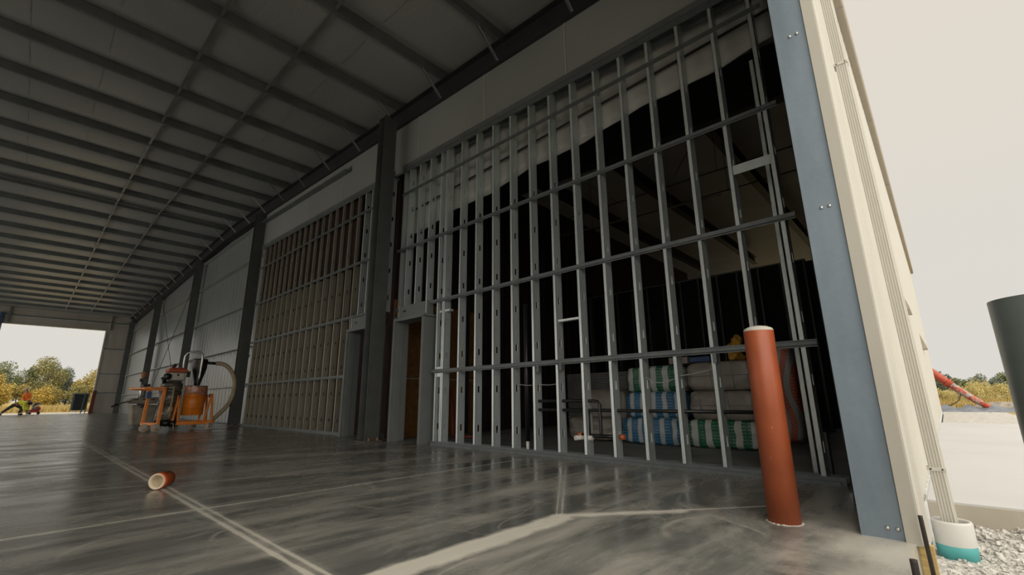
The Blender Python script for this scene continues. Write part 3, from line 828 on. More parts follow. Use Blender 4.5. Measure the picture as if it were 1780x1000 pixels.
# framing deep inside
w3 = thing('stud_wall', 'dim stud wall deep inside the dark room', 'stud wall', (12.2,4,0))
for k in range(13): stud_mb(12.2, 1.9+.5*k, 0, 3.9, holes=False).build('stud', M['steel'], w3)
mb = MB(); mb.box(12.2,1.9,3.9,12.36,8.3,3.94); mb.box(12.18,1.9,1.9,12.2,8.3,1.95); mb.build('top_track', M['steel'], w3)

# pipes and wires in the near stud wall
XP = XW + .076
t = thing('water_pipes', 'pair of black pipes running through the studs at knee height, with elbows', 'pipe', (XP,3.2,.28))
b = MB(); b.tube([(XP,4.40,.735),(XP,3.38,.735),(XP,3.31,.725),(XP,3.285,.69),(XP,3.28,.34),(XP,3.28,.30)], .021, 10); b.build('upper_pipe', M['pipe_black'], t)
b = MB(); b.tube([(XP,4.40,.615),(XP,1.36,.615)], .021, 10); b.build('lower_pipe', M['pipe_black'], t)
b = MB(); b.tube([(XP,3.46,.615),(XP,3.46,.30)], .021, 10); b.tube([(XP,3.62,.30),(XP,2.98,.30)], .024, 10); b.build('branch_pipe', M['pipe_black'], t)
for y in (3.60, 2.98):
    b = MB(); b.tube([(XP,y-.03,.30),(XP,y+.03,.30)], .032, 10); b.build('fitting', M['copper'], t)
mb = MB(); mb.tube([(XP-.12,3.60,.27),(XP+.02,3.56,.27),(XP+.10,3.5,.27)], .030, 12); mb.tube([(XP-.02,3.66,.27),(XP-.02,3.40,.27)], .030, 12); o = mb.build('drain_stub', M['pvc']); tag(o, 'white plastic pipe stub poking through the studs', 'pipe')
mb = MB(); mb.tube([(XP+.03,4.55,-.003),(XP+.03,4.55,.17)], .024, 12); o = mb.build('floor_stub', M['pvc']); tag(o, 'short white pipe stub rising from the floor behind the track', 'pipe')
mb = MB(); mb.tube([(XP+.03,4.55,.17),(XP+.03,4.55,2.2)], .035, 10); o = mb.build('vent_pipe', M['pipe_black']); tag(o, 'black vertical pipe above the white floor stub', 'pipe')
def wire(pts, lab, r=.006):
    mb = MB(); P = [Vector(p) for p in pts]; out = []
    for a, b in zip(P, P[1:]):
        for k in range(8):
            q = a.lerp(b, k/8); out.append(q)
    out.append(P[-1]); mb.tube(out, r, 6); o = mb.build('cable', M['cable']); tag(o, lab, 'cable')
wire([(XP,2.63,1.03),(XP,2.55,.965),(XP,2.46,.94),(XP,2.35,.945),(XP,2.26,.975),(XP,2.17,1.01),(XP,2.0,1.03),(XP,1.88,1.05),(XP,1.79,1.085),(XP,1.75,1.12)], 'grey cable drooping between studs in front of the striped bales')
wire([(XP,4.72,.98),(XP,4.5,.96),(XP,4.32,.965),(XP,4.1,.955),(XP,3.9,.97)], 'grey cable strung between studs left of the black pipes')
for y, z, lab in ((1.745+.03,1.18,'grey outlet box on the stud above the brown bales'), (4.26,1.19,'grey outlet box on the stud left of the white pipe stub'), (3.85,1.2,'small grey box under the lowest furring channel')):
    mb = MB(); mb.box(XW-.02, y-.045, z-.055, XW+.04, y-.005, z+.055); o = mb.build('outlet_box', M['galv_dark'], bevel=.003); tag(o, lab, 'box')
mb = MB(); mb.box(XW+.01, 6.455, 1.16, XW+.12, 6.62, 1.34); o = mb.build('junction_box', M['galv'], bevel=.004); tag(o, 'galvanised junction box on the studs beside the door frame', 'box')

# insulation bales on the floor: rounded, bulging packs
def bale(name, mat, size, loc, label, cat='bale', group='insulation bales stacked on the inner floor', seed=0, wrap=None):
    sx, sy, sz = size; rnd = random.Random(seed); n = 12
    vs = []; fs = []
    def shp(u, v, w):
        f = lambda a: math.copysign(abs(a)**.42 if False else abs(a), a)
        p = Vector((u, v, w)); m = max(abs(u), abs(v), abs(w), 1e-6)
        L = (abs(u)**6 + abs(v)**7 + abs(w)**5)**(1/6.0)
        p = p / max(L, 1e-6) * m if L > 0 else p
        return p
    idx = {}
    def vid(i, j, k):
        key = (i, j, k)
        if key not in idx:
            u, v, w = 2*i/n-1, 2*j/n-1, 2*k/n-1
            p = shp(u, v, w)
            b = 1 + .035*math.sin(7*u+5*v+seed)*math.cos(6*w+3*v+seed*2)
            idx[key] = len(vs); vs.append((p.x*sx/2*b, p.y*sy/2*b, sz/2 + p.z*sz/2*b))
        return idx[key]
    for a in range(n):
        for b in range(n):
            for face in range(6):
                q = {0:[(a,b,0),(a,b+1,0),(a+1,b+1,0),(a+1,b,0)], 1:[(a,b,n),(a+1,b,n),(a+1,b+1,n),(a,b+1,n)],
                     2:[(a,0,b),(a+1,0,b),(a+1,0,b+1),(a,0,b+1)], 3:[(a,n,b),(a,n,b+1),(a+1,n,b+1),(a+1,n,b)],
                     4:[(0,a,b),(0,a,b+1),(0,a+1,b+1),(0,a+1,b)], 5:[(n,a,b),(n,a+1,b),(n,a+1,b+1),(n,a,b+1)]}[face]
                fs.append(tuple(vid(*p) for p in q))
    t = thing(name, label, cat, loc, group)
    mb = MB().add(vs, fs, True); mb.build('pack', mat, t, local=True)
    if wrap:
        for yy in wrap:
            b = MB(); a_ = sx/2*1.0; h_ = sz
            b.tube([(-a_*.93,yy*sy,sz*.06),(-a_*1.02,yy*sy,sz*.3),(-a_*1.02,yy*sy+.02,sz*.7),(-a_*.93,yy*sy+.02,sz*.95)], .006, 5); b.build('strap', M['cable'], t, local=True)
        b = MB(); b.tube([(-sx/2*1.02, -sy*.45, sz*.5), (-sx/2*1.05, 0, sz*.52), (-sx/2*1.02, sy*.45, sz*.5)], .005, 5); b.build('strap', M['cable'], t, local=True)
    return t
BX = 7.68
bale('insulation_bale', M['bale_green'], (.55,1.10,.43), (BX,2.60,0), 'green and white striped bale on the floor under two brown bales', seed=1)
bale('insulation_bale', M['bale_brown'], (.55,1.02,.46), (BX,2.54,.41), 'brown clear-wrapped bale in the middle of the right stack', seed=2, wrap=(-.12,.3))
bale('insulation_bale', M['bale_brown'], (.55,1.02,.46), (BX,2.54,.86), 'brown clear-wrapped bale on top of the right stack', seed=3, wrap=(-.22,.1))
bale('insulation_bale', M['bale_blue'], (.55,1.10,.44), (BX,3.76,0), 'blue and white striped bale at the bottom of the left stack', seed=4)
bale('insulation_bale', M['bale_blue'], (.55,1.04,.44), (BX,3.68,.43), 'blue and white striped bale in the middle of the left stack', seed=5)
bale('insulation_bale', M['bale_green'], (.55,1.0,.44), (BX,3.66,.86), 'green and white striped bale on top of the left stack', seed=6)
bale('insulation_bale', M['bale_brown'], (.60,1.0,.42), (7.75,5.0,0), 'brown bale lying low beside the blue bales behind the pipes', seed=7, wrap=(.2,))
bale('insulation_bale', M['bale_brown'], (.6,1.0,.95), (8.6,5.15,0), 'tall brown pack behind the low brown bale', seed=8)
bale('insulation_bale', M['bale_orange'], (.55,.62,1.62), (9.3,2.14,0), 'upright orange and white patterned pack behind the red bollard', seed=9)
# on top of the stacks
mb = MB()
def cloth_lump(mb, c, rx, ry, rz, sd):
    n, m = 30, 20; vs = []; fs = []
    for i in range(m+1):
        t = PI*i/m
        for k in range(n):
            a = 2*PI*k/n
            q = 1 + .16*math.sin(3*a+2.1*t+sd) + .12*math.sin(5*a-4*t+sd*2) + .09*math.sin(9*a+7*t+sd*3)*math.sin(t)
            vs.append((c[0]+rx*q*math.sin(t)*math.cos(a), c[1]+ry*q*math.sin(t)*math.sin(a), max(c[2]+rz*q*math.cos(t), 1.325)))
    for i in range(m):
        for k in range(n): fs.append((i*n+k, i*n+(k+1)%n, (i+1)*n+(k+1)%n, (i+1)*n+k))
    mb.add(vs, fs, True)
cloth_lump(mb, (BX-.05,2.30,1.38), .14, .11, .09, 1.0); cloth_lump(mb, (BX-.03,2.33,1.50), .10, .10, .10, 2.3); cloth_lump(mb, (BX-.02,2.27,1.62), .09, .07, .09, 4.1)
o = mb.build('work_jacket', M['jacket_yellow']); tag(o, 'crumpled yellow orange jacket on top of the brown bales', 'jacket')
mb = MB(); mb.box(BX-.2,3.02,1.315,BX+.1,3.34,1.42); o = mb.build('carton', M['dusty_metal'], bevel=.006); tag(o, 'grey carton lying on the right edge of the green top bale', 'carton')
mb = MB(); mb.box(BX-.2,2.66,1.325,BX+.1,2.98,1.41); o = mb.build('tool_case', M['blue'], bevel=.01); tag(o, 'dark blue case on top of the brown bales', 'case')
ps = thing('panel_stack', 'stack of flat grey panels behind the pipes', 'panel stack', (10.2,6.2,0))
for k in range(28):
    mb = MB(); dx = random.uniform(-.015,.015); mb.box(9.7+dx, 5.2, .12+.045*k, 11, 7.1, .12+.045*k+.036); mb.build('panel', M['panel_stack'], ps)
mb = MB(); mb.box(9.75,5.4,0,11,5.5,.12); mb.box(9.75,6.8,0,11,6.9,.12); mb.build('bearer', M['wood'], ps)
for a, b, lab in (((6.4,7.6,0),(6.9,7.0,.9),'red handled tool leaning in the room behind the first studs'),):
    mb = MB(); mb.tube([(6.3,7.55,.0),(6.75,8.2,1.0)], .02, 8); mb.tube([(6.3,7.55,.03),(6.5,7.1,.03)], .02, 8); o = mb.build('hand_tool', M['pump_red']); tag(o, lab, 'tool')

# ------------------------------------------------------------------ bollards
bo = thing('bollard', 'rust red steel bollard standing on the slab in front of the stud wall', 'bollard', (3.445,.875,0))
mb = MB(); mb.lathe([(.0,.0),(.094,.0),(.094,1.205),(.090,1.212),(.0,1.212)], (3.445,.875,0), 48); mb.build('pipe', M['bollard'], bo)
mb = MB(); mb.lathe([(.091,1.205),(.0935,1.213),(.088,1.226),(.06,1.240),(.03,1.246),(.0,1.247)], (3.445,.875,0), 48); mb.build('concrete_cap', M['concrete_cap'], bo)
mb = MB()
for k in range(40):
    a = 2*PI*k/40; r = .094 + random.uniform(-.004,.004)
    mb.ball((3.445+r*math.cos(a), .875+r*math.sin(a), .001), .012, .012, random.uniform(.002,.006), 6, 4)
mb.build('grout', M['concrete_cap'], bo)
bo2 = thing('bollard', 'grey primed open topped steel bollard at the right edge outside', 'bollard', (2.63,-.345,-.2))
mb = MB(); R_ = .16
mb.lathe([(R_-.008,.0),(R_,.0),(R_,1.33),(R_-.008,1.33),(R_-.008,0)], (2.63,-.345,-.2), 64); mb.build('pipe', M['bollard_grey'], bo2)
mb = MB(); mb.lathe([(0,1.30),(R_-.008,1.30)], (2.63,-.345,-.2), 48); mb.build('concrete_fill', M['concrete_cap'], bo2)

# orange pipe end on the floor
t = thing('pipe_end', 'short orange pipe end lying on the floor joint', 'pipe piece', (1.06,5.42,0))
ax = Vector((.62,.78,0)).normalized(); c0 = Vector((1.0,5.33,.073)); 
def ring(mb, prof):
    mb.lathe(prof, (0,0,0), 28, 'x')
    mb.xf(Matrix.Translation(c0) @ Matrix.Rotation(math.atan2(ax.y, ax.x), 4, 'Z'))
mb = MB(); ring(mb, [(.056,0),(.068,0),(.072,.02),(.072,.035),(.066,.045),(.066,.17),(.060,.17)]); mb.build('shell', M['orange_cup'], t)
mb = MB(); ring(mb, [(.0675,-.002),(.052,-.002),(.050,.03),(.054,.12),(.0,.125)]); mb.build('lining', M['cream_inner'], t)

# ------------------------------------------------------------------ dust collector (orange cart with canister, drum and cyclone)
def wheel(mb, c, r, w, axis='x'):
    mb.lathe([(0,-w/2),(r*.85,-w/2),(r,-w/3),(r,w/3),(r*.85,w/2),(0,w/2)], c, 20, axis)
dc = thing('dust_collector', 'orange wheeled dust collector with dark canister, orange drum and black cyclone', 'dust collector', (3.1,15.6,0))
Y0 = 15.6
def P(mb, name, mat, par=dc, **k): return mb.build(name, mat, par, **k)
# front frame: two uprights with handle
fr = MB()
for xq, y in ((2.68,15.30), (2.46,15.95)):
    fr.bar((xq,y,.20),(xq+.03,y,1.12), .085, .07); fr.bar((xq+.06,y,1.10),(xq-.40,y+.0,1.12), .07, .05, (0,1,0))
fr.bar((2.69,15.27,.20),(2.45,16.0,.20), .08, .07); fr.bar((2.72,15.27,1.12),(2.48,16.0,1.12), .07, .07)
fr.bar((2.29,15.28,1.12),(2.07,15.97,1.12), .045, .045)
P(fr, 'front_frame', M['orange'], bevel=.006)
fr = MB()
for y in (15.35, 15.95): fr.bar((3.0,y,.20),(3.92,y,.20), .09, .09)
fr.bar((3.90,15.3,.20),(3.90,16.0,.20), .08, .08); fr.bar((3.02,15.3,.2),(3.02,16.0,.2), .06, .06)
for y in (15.37, 15.93):
    fr.bar((3.72,y,.22),(3.84,y,.98), .05, .05); fr.bar((3.92,y,.22),(3.85,y,.98), .05, .05); fr.bar((3.0,y,.22),(3.06,y,.95), .05, .05); fr.bar((3.12,y,.22),(3.07,y,.95), .05, .05)
fr.bar((2.58,15.62,.17),(3.0,15.62,.18), .35, .05)
P(fr, 'rear_frame', M['orange'], bevel=.006)
for k, (x, y, r) in enumerate(((2.64,15.22,.105),(2.42,15.40,.105),(3.62,15.98,.085),(3.86,15.32,.095))):
    m_ = MB(); wheel(m_, (x,y,r), r, .055, 'y'); w_ = P(m_, 'castor', M['castor'])
    m_ = MB(); m_.lathe([(0,-.033),(.028,-.033),(.028,.033),(0,.033)], (x,y,r), 10, 'y'); m_.build('hub', M['chrome'], w_)
    m_ = MB(); m_.bar((x+.0,y-.04,r),(x+.02,y-.04,.19), .04, .008, (0,1,0)); m_.bar((x,y+.04,r),(x+.02,y+.04,.19), .04, .008, (0,1,0)); m_.box(x-.04,y-.05,.175,x+.06,y+.05,.19); m_.build('fork', M['chrome'], w_)
cc = (2.90, 15.62)
m_ = MB(); m_.lathe([(0,.28),(.235,.28),(.255,.30),(.255,.34),(.235,.36),(.235,.72),(.255,.74),(.255,.77),(.235,.79),(.235,1.02),(.26,1.04),(.26,1.08),(.235,1.10),(.235,1.18),(.25,1.2),(.25,1.23),(.2,1.30),(.1,1.34),(0,1.34)], (*cc,0), 36); cn = P(m_, 'canister', M['filter_can'])
for z in (.53, .90, 1.15):
    m_ = MB(); m_.lathe([(.236,z-.008),(.245,z-.004),(.245,z+.004),(.236,z+.008)], (*cc,0), 36); m_.build('clamp_ring', M['chrome'], cn)
m_ = MB(); m_.box(cc[0]-.03, cc[1]-.262, .52, cc[0]+.06, cc[1]-.236, .63); m_.build('label_plate', M['yellow_tag'], cn)
m_ = MB(); m_.tube([(cc[0]+.02,cc[1]-.25,.36),(cc[0]+.02,cc[1]-.25,1.18)], .026, 10); m_.build('level_tube', M['hose'], cn)
m_ = MB()
for k in range(7):
    a = k*.9; m_.ball((cc[0]+.2*math.cos(a), cc[1]-.1+.16*math.sin(a), .20+.01*(k%3)), .13, .12, .09, 9, 6, .12)
P(m_, 'dust_bag', M['black_plastic'])
m_ = MB(); m_.box(3.14,15.50,.22,3.19,15.62,1.55); m_.box(3.12,15.48,1.05,3.2,15.64,1.1); P(m_, 'mast', M['chrome'])
# engine head
m_ = MB(); m_.box(2.80,15.46,1.34,3.16,15.80,1.56); e_ = P(m_, 'engine', M['engine_white'], bevel=.05, bsub=3)
m_ = MB(); m_.box(2.74,15.42,1.56,3.20,15.84,1.65); m_.box(2.80,15.44,1.64,3.12,15.82,1.69); m_.build('engine_cover', M['engine_red'], e_, bevel=.03, bsub=2)
m_ = MB(); wheel(m_, (2.74,15.42,1.44), .095, .08, 'y'); m_.tube([(2.7,15.44,1.30),(2.68,15.6,1.40)], .05, 10); m_.build('recoil_starter', M['black_plastic'], e_)
m_ = MB(); m_.tube([(2.88,15.6,1.68),(2.87,15.58,1.74),(2.92,15.56,1.77)], .045, 10); m_.box(3.17,15.44,1.44,3.26,15.62,1.60); m_.box(2.96,15.44,1.46,3.0,15.462,1.52); m_.build('air_filter', M['black_plastic'], e_)
m_ = MB(); m_.box(2.36,15.4,.86,2.46,15.56,1.04); P(m_, 'control_box', M['blue'], bevel=.01)
# drum in its tilting frame
dx_, dy_ = 3.47, 15.64
m_ = MB(); m_.lathe([(0,.40),(.265,.40),(.272,.41),(.275,.62),(.283,.63),(.275,.64),(.280,.92),(.289,.93),(.281,.94),(.284,1.16),(.292,1.17),(.292,1.19),(0,1.19)], (dx_,dy_,0), 40); dr_ = P(m_, 'drum', M['orange'])
m_ = MB(); prof = []
n = 40; vs = []; fs = []
for q, (r, z) in enumerate(((.295,1.20),(.302,1.13),(.298,1.07),(.305,1.0),(.296,.96))):
    for k in range(n):
        a = 2*PI*k/n; rr = r + .008*math.sin(9*a+q*1.7)
        vs.append((dx_+rr*math.cos(a), dy_+rr*math.sin(a), z + (.03*math.sin(3*a+1) if q == 4 else 0)))
for q in range(4):
    for k in range(n): fs.append((q*n+k, q*n+(k+1)%n, (q+1)*n+(k+1)%n, (q+1)*n+k))
m_.add(vs, fs, True); m_.build('plastic_liner', M['plastic_bag'], dr_)
m_ = MB(); m_.lathe([(.294,1.185),(.30,1.19),(.30,1.205),(0,1.215)], (dx_,dy_,0), 40); m_.build('drum_lid', M['black_plastic'], dr_)
for x in (3.06, 3.84):
    m_ = MB(); m_.lathe([(0,-.05),(.05,-.05),(.05,.05),(0,.05)], (x,15.45,.93), 14, 'x'); P(m_, 'pivot', M['black_plastic'])
# cyclone
m_ = MB(); m_.lathe([(0,1.22),(.075,1.22),(.085,1.30),(.165,1.62),(.185,1.72),(.185,1.93),(.19,1.95),(.17,1.97),(0,1.97)], (3.50,15.66,0), 32); cy_ = P(m_, 'cyclone', M['black_plastic'])
m_ = MB(); m_.tube([(3.66,15.66,1.87),(3.90,15.62,1.86)], .042, 12); m_.build('inlet', M['black_plastic'], cy_)
m_ = MB(); m_.tube([(3.48,15.5,1.22),(3.49,15.46,1.45),(3.50,15.46,1.9),(3.49,15.46,2.06),(3.44,15.46,2.13),(3.34,15.47,2.15),(3.20,15.49,2.14),(3.12,15.5,2.10),(3.09,15.52,2.02),(3.09,15.54,1.85),(3.10,15.56,1.6),(3.12,15.58,1.35)], .030, 12); P(m_, 'chrome_pipe', M['chrome'])
# hose
hp = [(3.88,15.62,1.86),(3.98,15.6,1.86),(4.08,15.58,1.84),(4.20,15.55,1.76),(4.32,15.52,1.60),(4.40,15.5,1.38),(4.42,15.5,1.12),(4.40,15.5,.90),(4.34,15.5,.72),(4.24,15.5,.56),(4.12,15.5,.42),(4.0,15.5,.28),(3.94,15.5,.20)]
sm_ = []
for i in range(len(hp)-1):
    p0, p1, p2, p3 = [Vector(hp[max(0,min(len(hp)-1,i+j))]) for j in (-1,0,1,2)]
    for k in range(8):
        t_ = k/8; sm_.append(.5*((2*p1)+(-p0+p2)*t_+(2*p0-5*p1+4*p2-p3)*t_*t_+(-p0+3*p1-3*p2+p3)*t_**3))
sm_.append(Vector(hp[-1]))
m_ = MB(); m_.tube(sm_, .055, 12, radii=[.055 + (.005 if k % 2 else 0) for k in range(len(sm_))]); P(m_, 'hose', M['hose'])
m_ = MB(); m_.tube([(3.02,15.3,.22),(3.03,15.28,.08),(3.05,15.26,.0)], .012, 6); P(m_, 'cord', M['hose'])

# dusty floor grinder further back
fg = thing('floor_grinder', 'dusty grey floor grinder standing behind the orange dust collector', 'floor grinder', (2.6,18.2,0))
def G(mb, name, mat, par=fg, **k): return mb.build(name, mat, par, **k)
m_ = MB(); m_.add([(2.50,17.9,.10),(3.00,17.9,.10),(3.00,18.5,.10),(2.50,18.5,.10),(2.42,17.85,.68),(3.06,17.85,.68),(3.06,18.55,.68),(2.42,18.55,.68)], [(0,3,2,1),(4,5,6,7),(0,1,5,4),(1,2,6,5),(2,3,7,6),(3,0,4,7)]); G(m_, 'shroud', M['dusty_metal'], bevel=.03)
m_ = MB(); m_.add([(2.30,17.8,.72),(3.1,17.8,.72),(3.1,18.6,.72),(2.30,18.6,.72),(2.40,17.9,.88),(3.05,17.9,.92),(3.05,18.5,.92),(2.40,18.5,.88)], [(0,3,2,1),(4,5,6,7),(0,1,5,4),(1,2,6,5),(2,3,7,6),(3,0,4,7)]); hd = G(m_, 'hood', M['dusty_metal'], bevel=.03)
for x in (2.45, 2.66, 2.86):
    m_ = MB(); m_.box(x, 17.86, .83, x+.10, 17.91, .865); m_.build('vent_slot', M['black_plastic'], hd)
m_ = MB(); m_.tube([(2.36,17.85,.80),(2.15,17.8,.74),(1.98,17.75,.66)], .02, 8); lv = G(m_, 'lever', M['chrome'])
m_ = MB(); m_.tube([(2.10,17.79,.715),(1.95,17.745,.645)], .03, 8); m_.build('grip', M['black_plastic'], lv)
m_ = MB(); m_.tube([(2.62,17.78,.62),(2.80,17.78,.72)], .028, 8); G(m_, 'handle', M['black_plastic'])
m_ = MB(); m_.tube([(2.72,18.6,.7),(2.70,18.75,1.2),(2.74,18.8,1.62)], .04, 10); m_.box(2.66,18.72,.98,2.78,18.84,1.3); G(m_, 'mast', M['chrome'])
m_ = MB(); m_.ball((2.72,18.78,1.62), .08, .08, .11, 12, 8); G(m_, 'motor_cap', M['rust'])
m_ = MB(); m_.box(2.74,18.70,1.25,2.92,18.86,1.33); m_.box(2.62,18.66,1.4,2.68,18.76,1.5); G(m_, 'switch_box', M['black_plastic'], bevel=.01)
for y in (17.95, 18.45):
    m_ = MB(); wheel(m_, (2.86,y,.12), .12, .07, 'y'); G(m_, 'wheel', M['black_plastic'])

# ------------------------------------------------------------------ people at the far doorway
def skinned(name, mat, parent, verts, edges, radii, sub=2, root=0):
    me = bpy.data.meshes.new(name); o0 = WLOC(parent)
    me.from_pydata([Vector(v) - o0 for v in verts], edges, [])
    ob = bpy.data.objects.new(name, me); COL.objects.link(ob); ob.parent = parent
    ob.modifiers.new('Skin', 'SKIN')
    if not me.skin_vertices: me.attributes.new('skin', 'FLOAT', 'POINT')
    sv = me.skin_vertices[0].data
    for i, r in enumerate(radii):
        sv[i].radius = (r, r) if isinstance(r, (int, float)) else r
        sv[i].use_root = (i == root)
    ob.modifiers['Skin'].use_smooth_shade = True
    sb = ob.modifiers.new('Sub', 'SUBSURF'); sb.levels = sub; sb.render_levels = sub
    # keep the evaluated surface so that the body is one plain continuous mesh
    dg = bpy.context.evaluated_depsgraph_get(); ev = ob.evaluated_get(dg)
    nm = bpy.data.meshes.new_from_object(ev)
    ob.modifiers.clear(); ob.data = nm
    nm.materials.clear(); nm.materials.append(mat)
    for p in nm.polygons: p.use_smooth = True
    return ob

def hand(V, E, R, wrist, palm_dir, side_dir, i0):
    """palm, four unequal bent fingers and a thumb leaving the side of the palm, joined to vertex i0"""
    w = Vector(wrist); d = Vector(palm_dir).normalized(); s = Vector(side_dir).normalized(); nrm = d.cross(s)
    V.append(w + d*.05); R.append((.030,.018)); E.append((i0, len(V)-1)); pm = len(V)-1
    for k, (off, L) in enumerate(((-.03,.075),(-.01,.085),(.011,.080),(.031,.062))):
        V.append(w + d*.095 + s*off); R.append(.010); E.append((pm, len(V)-1))
        V.append(w + d*(.095+L*.5) + s*off*1.1 + nrm*.008); R.append(.009); E.append((len(V)-2, len(V)-1))
        V.append(w + d*(.095+L*.9) + s*off*1.1 + nrm*.03); R.append(.008); E.append((len(V)-2, len(V)-1))
    V.append(w + d*.055 - s*.045 + nrm*.01); R.append(.011); E.append((pm, len(V)-1))
    V.append(w + d*.085 - s*.062 + nrm*.022); R.append(.009); E.append((len(V)-2, len(V)-1))

def head(parent, c, fwd, up, skinmat, name='face'):
    """nose, eyes, ears and mouth as small shapes set on the head"""
    f = Vector(fwd).normalized(); u = Vector(up).normalized(); s = f.cross(u).normalized(); c = Vector(c)
    mb = MB()
    for q in (-1, 1): mb.ball(c + f*.092 + s*.034*q + u*.012, .011, .011, .009, 8, 6)
    mb.build('eyes', M['hair'], parent)
    mb = MB(); mb.ball(c + f*.108 - u*.012, .014, .014, .022, 8, 6); mb.ball(c + f*.095 - u*.052, .022, .022, .007, 8, 5)
    for q in (-1, 1): mb.ball(c + s*.082*q - u*.005, .016, .016, .030, 8, 6)
    mb.build('facial_features', skinmat, parent)

# the worker bending to the floor in a lunge, reaching down to the right
wk = thing('person', 'worker in a yellow green shirt bending to the floor with one leg stretched back', 'person', (.15,45.0,0))
wx, wy = .0, 44.9
V = []; E_ = []; R = []
def vv(p, r, j=None):
    V.append(Vector(p)); R.append(r)
    if j is not None: E_.append((j, len(V)-1))
    return len(V)-1
pel = vv((.08,wy,.72), .125)
sp1 = vv((.28,wy,.81), .125, pel); sp2 = vv((.49,wy,.83), .14, sp1); nk = vv((.64,wy-.01,.79), .06, sp2)
h1 = vv((.73,wy-.02,.74), .085, nk); h2 = vv((.79,wy-.03,.67), .078, h1)
# rear leg stretched back to the left
hl = vv((.02,wy-.10,.65), .095, pel); kn = vv((-.25,wy-.14,.38), .068, hl); an = vv((-.50,wy-.15,.09), .042, kn); ft = vv((-.53,wy-.15,.035), .038, an)
# front leg bent under the body
hr = vv((.14,wy+.10,.64), .095, pel); kr = vv((.42,wy+.14,.42), .07, hr); ar = vv((.32,wy+.15,.08), .045, kr); fr_ = vv((.44,wy+.15,.035), .036, ar)
# arms reaching down
sl = vv((.51,wy-.19,.78), .062, sp2); el = vv((.48,wy-.24,.48), .046, sl); wl = vv((.63,wy-.26,.22), .032, el)
sr = vv((.53,wy+.17,.78), .062, sp2); er = vv((.64,wy+.22,.50), .046, sr); wr_ = vv((.80,wy+.18,.24), .032, er)
hand(V, E_, R, V[wl], (.5,-.1,-.8), (0,1,0), wl); hand(V, E_, R, V[wr_], (.5,-.1,-.8), (0,1,0), wr_)
skinned('body', M['skin'], wk, V, E_, R)
skinned('shirt', M['hiviz'], wk, [V[pel]+Vector((.06,0,.03)), V[sp1], V[sp2], V[nk]+Vector((-.04,0,0)), V[sl], V[el], V[wl]+Vector((-.03,0,.05)), V[sr], V[er], V[wr_]+Vector((-.03,0,.05))],
        [(0,1),(1,2),(2,3),(2,4),(4,5),(5,6),(2,7),(7,8),(8,9)], [.180,.175,.185,.09,.088,.074,.058,.088,.074,.058])
skinned('trousers', M['trousers'], wk, [V[pel], V[hl], V[kn], V[an]+Vector((.03,0,.03)), V[hr], V[kr], V[ar]+Vector((0,0,.04))], [(0,1),(1,2),(2,3),(0,4),(4,5),(5,6)], [.128,.114,.088,.060,.114,.088,.060])
for a, b in ((an, ft), (ar, fr_)):
    mb = MB(); q = V[b]; mb.ball((q.x+(.0 if b == ft else -.02), q.y, .05), .13, .052, .05, 12, 7); mb.build('boot', M['boot'], wk)
mb = MB(); mb.ball((.745,wy-.01,.755), .125, .115, .105, 14, 9, .03); mb.build('hair', M['hair'], wk)
head(wk, (.78,wy-.03,.68), (.7,-.25,-.7), (.6,0,.8), M['skin'])

# the worker standing outside behind him
ws = thing('person', 'standing worker in an orange hoodie and grey hard hat beyond the bending worker', 'person', (.60,47.2,-.02))
sx_, sy_, sz_ = .60, 47.2, -.01
V = []; E_ = []; R = []
pel = vv((sx_,sy_,sz_+.93), .13); s1 = vv((sx_-.02,sy_-.02,sz_+1.12), .125, pel); s2 = vv((sx_-.05,sy_-.05,sz_+1.36), .15, s1); nk = vv((sx_-.08,sy_-.07,sz_+1.52), .058, s2)
h1 = vv((sx_-.10,sy_-.10,sz_+1.62), .082, nk); h2 = vv((sx_-.12,sy_-.12,sz_+1.72), .085, h1)
for q in (-1, 1):
    a = vv((sx_+.10*q,sy_,sz_+.86), .098, pel); k_ = vv((sx_+.13*q,sy_-.05,sz_+.48), .068, a); n_ = vv((sx_+.14*q,sy_+.0,sz_+.10), .045, k_); f_ = vv((sx_+.14*q,sy_-.12,sz_+.04), .036, n_)
    s_ = vv((sx_-.05+.15*q,sy_-.05,sz_+1.38), .062, s2); e_2 = vv((sx_-.05+.175*q,sy_-.10,sz_+1.08), .048, s_); w_2 = vv((sx_-.10+.10*q,sy_-.30,sz_+.93), .032, e_2)
    if q < 0: L = (a, k_, n_, f_, s_, e_2, w_2)
    else: RR = (a, k_, n_, f_, s_, e_2, w_2)
    hand(V, E_, R, V[w_2], (-.1,-.7,-.4), (1,0,0), w_2)
skinned('body', M['skin'], ws, V, E_, R)
up_ = Vector((0,0,.02))
skinned('hoodie', M['hoodie_orange'], ws, [V[pel]+Vector((0,0,.02)), V[s1], V[s2], V[nk]-up_, V[L[4]], V[L[5]], V[L[6]]+Vector((0,.04,.02)), V[RR[4]], V[RR[5]], V[RR[6]]+Vector((0,.04,.02))], [(0,1),(1,2),(2,3),(2,4),(4,5),(5,6),(2,7),(7,8),(8,9)], [.165,.16,.18,.10,.088,.072,.052,.088,.072,.052])
skinned('trousers', M['khaki'], ws, [V[pel], V[L[0]], V[L[1]], V[L[2]], V[RR[0]], V[RR[1]], V[RR[2]]], [(0,1),(1,2),(2,3),(0,4),(4,5),(5,6)], [.15,.12,.092,.07,.12,.092,.07])
for q in (L[3], RR[3]):
    mb = MB(); p_ = V[q]; mb.ball((p_.x, p_.y+.02, p_.z+.01), .055, .14, .05, 12, 7); mb.build('boot', M['boot'], ws)
hc = V[h2]
mb = MB(); mb.lathe([(.150,-.005),(.155,.0),(.118,.012),(.112,.05),(.085,.095),(.04,.118),(0,.122)], (hc.x,hc.y,hc.z+.02), 20); mb.build('hard_hat', M['cap_grey'], ws)
